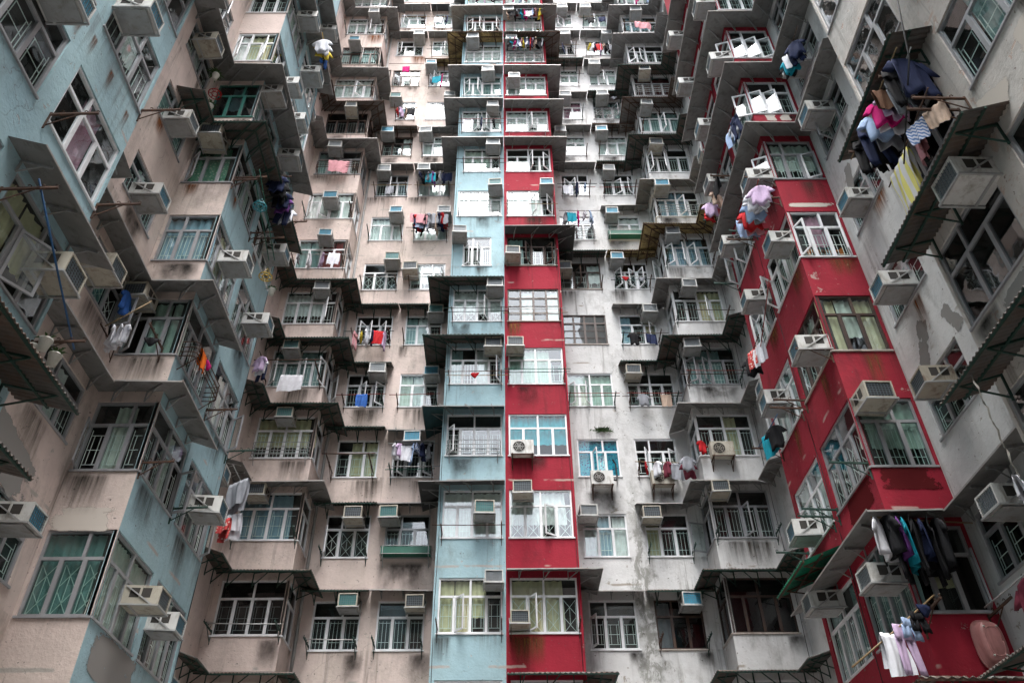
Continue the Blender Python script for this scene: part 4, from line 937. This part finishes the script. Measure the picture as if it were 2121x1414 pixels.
# dark clothes under the red awning
w_ = 'under the awning of the red bay'
rod(W(20, -.5, sill(-1) + 1.5, .42), W(20, 1.2, sill(-1) + 1.38, .42), 'bamboo', 'bamboo pole with black clothes ' + w_)
for q, (kd, colr, s) in enumerate([('shirt', 'white', -.42), ('shirt', 'black', -.32), ('trousers', 'black', -.2), ('shirt', 'purple', -.1), ('shirt', 'teal', 0), ('trousers', 'black', .1), ('shirt', 'black', .2), ('shirt', 'navy', .3), ('trousers', 'black', .4), ('shirt', 'black', .52)]):
    garment(kd, colr, W(20, s, sill(-1) + 1.46 - s * .06, .42), rot(20) + PI/2 + random.uniform(-.9, .1), f"{ORD[q].replace('lowest', 'first')} from the left {w_}", 1.2)
# lilac trousers pole, bath tub, purple shirt at the bottom right
w_ = 'in front of the red spandrel'
arm_pair(20, .0, 1.1, sill(-1) - .1, w_)
rod((5.13, 12.3, 3.9), (6.87, 12.6, 5.11), 'bamboo', 'slanting bamboo pole with lilac trousers ' + w_, .016)
for q, (kd, colr, f, sz) in enumerate([('towel', 'white', .44, .85), ('trousers', 'lilac', .57, .95), ('shorts', 'pale blue', .66, .8), ('shorts', 'black', .76, .8), ('underwear', 'navy', .85, 1.)]):
    p = Vector((5.13, 12.3, 3.9)).lerp(Vector((6.87, 12.6, 5.11)), f); garment(kd, colr, p, .35, f"on slanting bamboo pole {w_}", sz)
tub = empty('baby_bath', W(20, .92, sill(-1) - .98, .03), rot(20), 'pink plastic baby bath hung against the lowest red spandrel', 'bath tub')
tub.scale = (.82, .9, .84); tub.location.z += .07
m = MB()
def sq(w, h, y, n=28, e=3.0): return [(w * abs(math.cos(2*PI*k/n)) ** (2/e) * (1 if math.cos(2*PI*k/n) >= 0 else -1), y, .42 + h * abs(math.sin(2*PI*k/n)) ** (2/e) * (1 if math.sin(2*PI*k/n) >= 0 else -1)) for k in range(n)]
m.loft([sq(.27, .44, -.0), sq(.285, .46, -.02), sq(.285, .46, -.045), sq(.25, .42, -.05), sq(.235, .40, -.16), sq(.21, .37, -.22), sq(.16, .31, -.245)], 'bath'); m.build('shell', tub, True)
m = MB(); rp = sq(.288, .463, -.035); m.tube(rp + rp[:1], .016, 'bath', 6); m.build('rim', tub, True)
m = MB(); rp = [(x * .62, y, .42 + (z - .42) * .68) for x, y, z in sq(.235, .40, -.243)]; m.tube(rp + rp[:1], .012, 'bath', 6); m.build('moulding', tub, True)
for x in (-.12, .12):
    for z in (.16, .70):
        m = MB(); m.loft([ring(0, 0, 0, .022, .022, 10), ring(0, 0, .02, .018, .018, 10)], 'pot'); o = m.build('foot', tub, True); o.location = (x, -.24, z); o.rotation_euler.x = PI/2
garment('shirt', 'maroon', W(21, 1.62, sill(-1) - .1, .4), rot(21) + .25, 'hanging from a yellow hanger beside the pink baby bath', 1.1)
rod(W(21, .5, sill(-1) - .12, .5), W(21, 2.2, sill(-1) - .12, .5), 'steel', 'steel pole holding a maroon shirt beside the pink baby bath')
# clothes on the red flank
w_ = 'on the red bay near flank'
arm_pair(19, 3.0, 4.05, sill(2) + 2.1, 'with pale shirts, red flank', 'rust', .85)
rod(W(19, 2.9, sill(2) + 2.17, .6), W(19, 4.5, sill(2) + 2.25, .6), 'pole_red', 'red pole with pale shirts ' + w_)
for q, (kd, colr) in enumerate([('shorts', 'teal'), ('towel', 'pale blue'), ('shirt', 'pink'), ('shirt', 'red'), ('shirt', 'grey'), ('shirt', 'pale blue'), ('shirt', 'white'), ('shirt', 'white'), ('shirt', 'lilac')]):
    garment(kd, colr, W(19, 3.15 + q * .15, sill(2) + 2.17, .6 + .05 * (q % 2)), rot(19) + PI/2 + random.uniform(-.4, .4), f"{ORD[q].replace('lowest', 'first')} from the far end of the red pole, red flank", .95)
rod(W(19, 1.6, sill(1) + 1.75, .55), W(19, 3.6, sill(2) - .1, .6), 'pole_red', 'red pole slanting past open sashes ' + w_)
garment('towel', 'flowered', W(19, 1.5, sill(1) + 2.1, .62), rot(19) + .4, 'hanging by the far red flank below slanting pole', .7); garment('towel', 'white', W(19, 1.75, sill(1) + 2.08, .55), rot(19) + .2, 'hanging by the far red flank below slanting pole', .8); garment('shirt', 'black', W(19, 1.3, sill(1) + 2.08, .6), rot(19) + 1, 'hanging by the far red flank next to two cloths', .8)
rod(W(19, 1.1, sill(1) + 2.12, .6), W(19, 2.1, sill(1) + 2.12, .6), 'rust', 'rusty pole with flowered towel by the far red flank')
w_ = 'by the fifth storey red corner'
for q, (kd, colr) in enumerate([('towel', 'pale blue'), ('shirt', 'grey'), ('trousers', 'navy')]): garment(kd, colr, W(19, 3.9 + q * .14, sill(4) - .32, .6), rot(19) + .3, f"hanging on a short rack {w_}", .95)
rod(W(19, 3.5, sill(4) - .3, .6), W(19, 4.5, sill(4) - .3, .6), 'rust', 'short rusty pole with navy trousers ' + w_)
for q, (kd, colr) in enumerate([('shirt', 'black'), ('shirt', 'teal'), ('towel', 'white'), ('trousers', 'navy'), ('shirt', 'navy')]): garment(kd, colr, W(21, 1.2 + q * .14, sill(4) + .6, .55), rot(21) + .8, f"{ORD[q].replace('lowest', 'first')} in the bundle hanging in the right white recess", .85)
rod(W(21, .6, sill(4) + .63, .55), W(21, 2.2, sill(4) + .63, .55), 'rust', 'rusty pole with teal shirt in the right white recess')
garment('towel', 'teal', W(19, .9, sill(0) + 2.85, .5), rot(19) + .5, 'with yellow marks hanging at the far end of the red flank', .9); garment('shirt', 'black', W(19, 1.15, sill(0) + 2.85, .45), rot(19) + .8, 'hanging beside a teal towel at the red flank', .8)
rod(W(19, .1, sill(0) + 2.88, .55), W(19, 1.6, sill(0) + 2.88, .45), 'pole_blue', 'blue pole with teal towel at the far red flank')
garment('shirt', 'red', W(16, .02, sill(2) + .35, .3), rot(16) + .5, 'hanging at the left corner of the white corner bay', .6); garment('shirt', 'maroon', W(15, .7, sill(2) + .1, .3), rot(16), 'hanging in front of the white bay side below a red shirt', .8); garment('shirt', 'grey', W(15, .95, sill(2) + .15, .35), rot(16), 'hanging in front of the white bay side', .8)
# left: white shirts and blue shirt in the recess
w_ = 'in front of the pink turquoise bay'
arm_pair(3, .0, 1.0, sill(1) + .12, w_)
rod((-7.95, 12.3, sill(1) + .05), (-7.35, 12.55, sill(1) + .95), 'bamboo', 'short bamboo pole with white shirts ' + w_)
for q, (f, colr, kd, sz) in enumerate([(.1, 'black', 'underwear', 1.4), (.2, 'white', 'shirt', .8), (.4, 'white', 'shirt', .85), (.6, 'white', 'shirt', .8)]):
    garment(kd, colr, (-7.95 + .5 * f, 12.45 + .1 * f, sill(1) + .12 + .2 * f), 1.7 + 1.2 * f, f"{ORD[q].replace('lowest', 'first')} on the short bamboo pole {w_}", sz)
garment('shirt', 'blue', (-7.85, 12.5, sill(1) + 1.12), 1.6, 'above the white shirts ' + w_, .8); garment('underwear', 'black', (-7.1, 12.6, sill(1) - .02), .2, 'below the window sill ' + w_, 1.)
# left: laundry and hoops along the turquoise flank
w_ = 'along the turquoise far flank'
arm_pair(4, .1, 2.2, sill(3) + .3, 'with green poles, turquoise flank')
for q in range(2): rod(W(4, -.1, sill(3) + .38, .5 + .15 * q), W(4, 2.3, sill(3) - .45, .5 + .15 * q), 'pole_green', ('inner', 'outer')[q] + ' green pole slanting ' + w_)
rod(W(4, 1.0, sill(3) + 1.78, .6), W(4, 2.9, sill(3) + 1.78, .6), 'rust', 'rusty pole with navy clothes ' + w_)
for q, (kd, colr) in enumerate([('shirt', 'navy'), ('shirt', 'black'), ('trousers', 'black'), ('shirt', 'navy'), ('shirt', 'purple'), ('trousers', 'navy'), ('shirt', 'white')]):
    garment(kd, colr, W(4, 1.25 + q * .2, sill(3) + 1.76, .6), rot(4) + PI/2 + random.uniform(-.4, .4), f"{ORD[q].replace('lowest', 'first')} on the rusty pole {w_}", .9)
for q, (colr, s, k, kd) in enumerate([('white', 2.3, 6, 'shirt'), ('white', 2.45, 6, 'shirt'), ('yellow', 2.62, 6, 'shirt'), ('orange', 2.5, 6, 'shorts'), ('blue', 2.72, 6, 'trousers'), ('black', 2.85, 6, 'shirt')]):
    garment(kd, colr, W(4, s - .65, sill(k) + 1.25, .7), rot(4) + PI/2 + .3 * q, f"{ORD[q].replace('lowest', 'first')} in the bright bundle high on the turquoise flank", .95)
rod(W(4, 1.4, sill(6) + 1.28, .7), W(4, 2.6, sill(6) + 1.28, .7), 'yel', 'yellow pole with bright clothes high on the turquoise flank')
w_ = 'below the far turquoise flank'
garment('towel', 'grey', W(4, 3.9, sill(0) + 2.0, .5), rot(4) + 1.0, 'hanging long ' + w_, 1.15); garment('towel', 'white', W(4, 4.0, sill(0) + 1.2, .5), rot(4) + 1.3, 'hanging under a long grey towel ' + w_, .9); garment('towel', 'flowered', W(4, 3.7, sill(0) + .9, .45), rot(4) + 1.0, 'hanging ' + w_, .7)
rod(W(4, 3.2, sill(0) + 2.03, .5), W(4, 4.5, sill(0) + 2.03, .5), 'steel', 'steel pole with long grey towel ' + w_)
for q, (kd, colr) in enumerate([('shirt', 'lilac'), ('shirt', 'white'), ('trousers', 'navy')]): garment(kd, colr, W(4, 3.5 + .14 * q, sill(2) - .05, .45), rot(4) + 1.1, f"hanging on a short pole at the end of the turquoise flank", .7)
rod(W(4, 3.3, sill(2) - .02, .45), W(4, 4.1, sill(2) - .02, .45), 'rust', 'short rusty pole at the end of the turquoise flank')
def hoop(loc, rz, mat, colr, where):
    r = empty('drying_hoop', loc, rz, f"round {colr} plastic drying hoop hanging {where}", 'drying hoop')
    m = MB(); 
    for rr in (.17, .08): m.tube([(rr * math.cos(a * PI/12), rr * math.sin(a * PI/12), 0) for a in range(25)], .013, mat, 5)
    for a in range(6): m.bar((.08 * math.cos(a*PI/3), .08 * math.sin(a*PI/3), 0), (.17 * math.cos(a*PI/3), .17 * math.sin(a*PI/3), 0), .014, mat)
    m.build('ring', r); m = MB()
    for a in range(3): m.tube([(.17 * math.cos(a*2*PI/3), .17 * math.sin(a*2*PI/3), 0), (0, 0, .3)], .004, mat, 4)
    m.build('hanger', r)
hoop(W(4, .62, sill(2) + 2.55, .6), 0, 'tealp', 'teal', 'from the green poles'); hoop(W(4, 2.1, sill(2) + 1.5, .6), .4, 'yel', 'yellow', 'below the green poles'); hoop(W(3, .25, sill(4) + .55, .35), .4, 'gred', 'red', 'among plants on the pink bay front')
# plants
def plant(loc, label, n=26, sz=.16, pot='pot', pr=.09):
    r = empty('potted_plant', loc, 0, label, 'plant'); rd = random.Random(int(loc[0] * 50 + loc[2] * 9))
    m = MB(); m.loft([ring(0, 0, 0, pr * .72, pr * .72, 14), ring(0, 0, .16, pr, pr, 14), ring(0, 0, .17, pr * 1.1, pr * 1.1, 14), ring(0, 0, .19, pr * 1.1, pr * 1.1, 14), ring(0, 0, .17, pr * .85, pr * .85, 14)], pot); m.build('pot', r, True)
    m = MB()
    for q in range(n):
        a = rd.random() * 2 * PI; e = rd.uniform(.2, 1.3); l = sz * rd.uniform(.6, 1.3); d = Vector((math.cos(a) * math.cos(e), math.sin(a) * math.cos(e), math.sin(e))); sd = Vector((-math.sin(a), math.cos(a), 0)) * .02
        b = Vector((0, 0, .17)); mid = b + d * l * .6; tip = b + d * l + Vector((0, 0, -l * .35)); m.mesh([b, mid - sd, tip, mid + sd], [(0, 1, 2, 3)], 'leaf')
    m.build('leaves', r)
    return r
A1p = lambda s, z, d: W(0, s, z, d)
pole_bracket(0, 19.2, sill(0) - .18, 'rusty hooked bracket carrying white flower pots on the near turquoise wall', .8, 'rust'); pole_bracket(0, 17.3, sill(0) + 1.0, 'rusty hooked bracket at the upper end of the blue pole', .8)
rod(A1p(17.2, sill(0) + 1.1, .55), A1p(19.4, sill(0) - .15, .55), 'pole_blue', 'blue pole slanting across the near turquoise wall above the white pots', .017)
pole_bracket(0, 17.38, sill(1) + .1, 'rusty hooked bracket beside the big white window, near turquoise wall', .75, 'rust'); pole_bracket(0, 19.21, sill(1) + .12, 'rusty hooked bracket at the far corner of the near turquoise wall', .75, 'rust'); pole_bracket(0, 19.21, sill(2) + .1, 'rusty hooked bracket high at the corner of the near turquoise wall', .75, 'rust')
plant(A1p(18.95, sill(0) - .52, .40), 'topmost of three white pots hanging from the blue pole', 6); plant(A1p(18.98, sill(0) - .62, .25), 'white pot hanging closest to the near turquoise wall', 4); plant(A1p(19.2, sill(0) - .60, .45), 'white pot with grassy leaves hanging at the end of the blue pole', 20, .2)
plant(W(4, 3.0, sill(2) + 1.7, .5), 'bright green plant in a pot at the turquoise far flank', 46, .18); plant(W(3, .15, sill(4) + .05, .2), 'leafy pot plant on the left ledge of the pink bay front', 50, .22); plant(W(2, 3.1, sill(4) + .6, .35), 'straggling plant on a rack in the left pink recess', 60, .25)
# weeds growing in the joints
def weeds(loc, label, n=40):
    m = MB(); rd = random.Random(5 + int(loc[2]))
    for q in range(n):
        x = rd.gauss(0, .14); a = rd.random() * 6.28; l = rd.uniform(.08, .26); b = Vector((x, -.01, rd.uniform(-.02, .02))); d = Vector((.7 * math.cos(a), -abs(.6 * math.sin(a)) - .1, rd.uniform(-.3, .9))).normalized() * l
        w_ = d.cross(Vector((0, 1, .3))).normalized() * .012
        m.mesh([b, b + d * .5 + w_, b + d + Vector((0, 0, -.3 * l)), b + d * .5 - w_], [(0, 1, 2, 3)], 'leaf')
    o = m.build('weeds'); o.location = loc; tag(o, label, 'plant')
weeds(W(14, 1.15, sill(2) + 1.73), 'green weeds sprouting from a joint above the flowered curtains', 160)
# rope with bundle, cables and pipes
m = MB(); pts = [Vector((0, .02 * math.sin(q * 2.2), -q * .11)) for q in range(15)]
m.tube(pts, .014, 'rope', 6); o = m.build('rope', None, True); o.location = (6.22, 8.62, 6.5); tag(o, 'pale twisted rope hanging from the corrugated awning at the right', 'rope')
garment('towel', 'white', (6.2, 8.62, 4.95), .8, 'knotted to the end of the rope at the right edge', .6)
def cable(pts, label, r=.009, mat='wire', name='cable', cat='cable'):
    m = MB(); o0 = Vector(pts[0]); m.tube([Vector(p) - o0 for p in pts], r, mat, 5); o = m.build(name, None, True); o.location = o0; tag(o, label, cat)
cable([W(9, .12, GROUND, .07), W(9, .12, 20, .07), W(9, .12, 46, .07)], 'grey drainpipe in the corner beside the pink corner bay', .05, 'pipe', 'drainpipe', 'pipe')
cable([W(23, 3.2, sill(2) + 1.2, .5), W(23, 2.3, sill(1) + .9, .62), W(23, 1.3, sill(0) + 2.3, .75)], 'thick black cable slanting across the near white wall', .014)
for q, (i, s) in enumerate(((11, .06), (12, 2.0), (16, 1.9), (4, 4.0), (19, 2.08))):
    zz = [GROUND + 6 + j * 1.4 for j in range(26)]
    cable([W(i, s + .015 * math.sin(j * 1.7 + q), z, .02) for j, z in enumerate(zz)], ('thin cable down the left edge of the turquoise tower', 'thin cable down the right edge of the red tower', 'thin cable down the white corner bay', 'thin cable near the end of the turquoise flank', 'thin cable between the windows of the red flank')[q], .008)
# orange cot just inside the red bay window
cot = empty('cot', W(20, .75, sill(2) + .04, -.28), rot(20), 'orange wooden cot rail just inside the open window of the red bay', 'cot'); m = MB()
m.bar((-.38, 0, .42), (.38, 0, .42), .05, 'wood'); m.bar((-.38, 0, .06), (.38, 0, .06), .05, 'wood')
for x in range(7): m.bar((-.36 + x * .12, 0, .06), (-.36 + x * .12, 0, .42), .03, 'wood')
m.build('rail', cot); m = MB(); m.bar((-.40, 0, 0), (-.40, 0, .5), .06, 'wood'); m.build('leg', cot); m = MB(); m.bar((.40, 0, 0), (.40, 0, .5), .06, 'wood'); m.build('leg', cot)

# ------------------------------------------------------------------ unseen opposite block, placed and lowered to shape the light; ground
ob = empty('apartment_block', (0, -10, GROUND), 0, 'plain grey apartment block unseen behind the camera, placed and lowered to shape the light', 'apartment block')
m = MB(); m.box(-16, 16, -8, 0, 0, 26, 'pink')
m.build('wall', ob)
m = MB()
for k in range(8):
    for x in range(-3, 4): m.box(x * 2.1 - .75, x * 2.1 + .75, -.01, .03, 2.4 + H * k, 3.9 + H * k, 'glassd')
m.build('glazing', ob)['kind'] = 'stuff'
m = MB(); m.face([(-90, -90, 0), (90, -90, 0), (90, 90, 0), (-90, 90, 0)], 'conc'); g = m.build('ground'); g.location.z = GROUND; tag(g, 'concrete floor of the courtyard', None, None, 'structure')

# ------------------------------------------------------------------ light, sky, camera
sc = bpy.context.scene
w = bpy.data.worlds.new('World'); sc.world = w; w.use_nodes = True; nt = w.node_tree; nt.nodes.clear()
EL, AZ = math.radians(72), math.radians(184)
sky = N(nt, 'ShaderNodeTexSky', sky_type='NISHITA', sun_disc=False, sun_elevation=EL, sun_rotation=AZ, air_density=1.2, dust_density=4.0, ozone_density=1.0)
hs = N(nt, 'ShaderNodeHueSaturation'); hs.inputs['Saturation'].default_value = .27; L(nt, sky.outputs[0], hs.inputs['Color'])
bg = N(nt, 'ShaderNodeBackground', inp={'Strength': .15}); L(nt, hs.outputs[0], bg.inputs[0])
L(nt, bg.outputs[0], N(nt, 'ShaderNodeOutputWorld').inputs[0])
sd = bpy.data.lights.new('sun', 'SUN'); sd.energy = .9; sd.angle = math.radians(50); sd.color = (1, .97, .93)
so = bpy.data.objects.new('sun', sd); C.objects.link(so)
dv = Vector((math.sin(AZ) * math.cos(EL), math.cos(AZ) * math.cos(EL), math.sin(EL))); so.rotation_euler = (-dv).to_track_quat('-Z', 'Y').to_euler()
cam = bpy.data.cameras.new('camera'); co = bpy.data.objects.new('camera', cam); C.objects.link(co)
cam.sensor_width = 36; cam.lens = 36 * 1681.3 / 2121; cam.shift_x = -(1042.42 - 1060.5) / 2121 ; cam.shift_y = 0
cam.clip_end = 400; cam.clip_start = .05
co.rotation_euler = (math.radians(90 + 39.5), 0, 0)
co.rotation_euler = (Matrix.Rotation(math.radians(129.5), 3, 'X') @ Matrix.Rotation(math.radians(-.2056), 3, 'Z')).to_euler()
sc.camera = co
sc.view_settings.view_transform = 'Standard'; sc.view_settings.look = 'None'; sc.view_settings.exposure = 2.8; sc.view_settings.gamma = 1
sc.cycles.max_bounces = 6; sc.cycles.transparent_max_bounces = 12
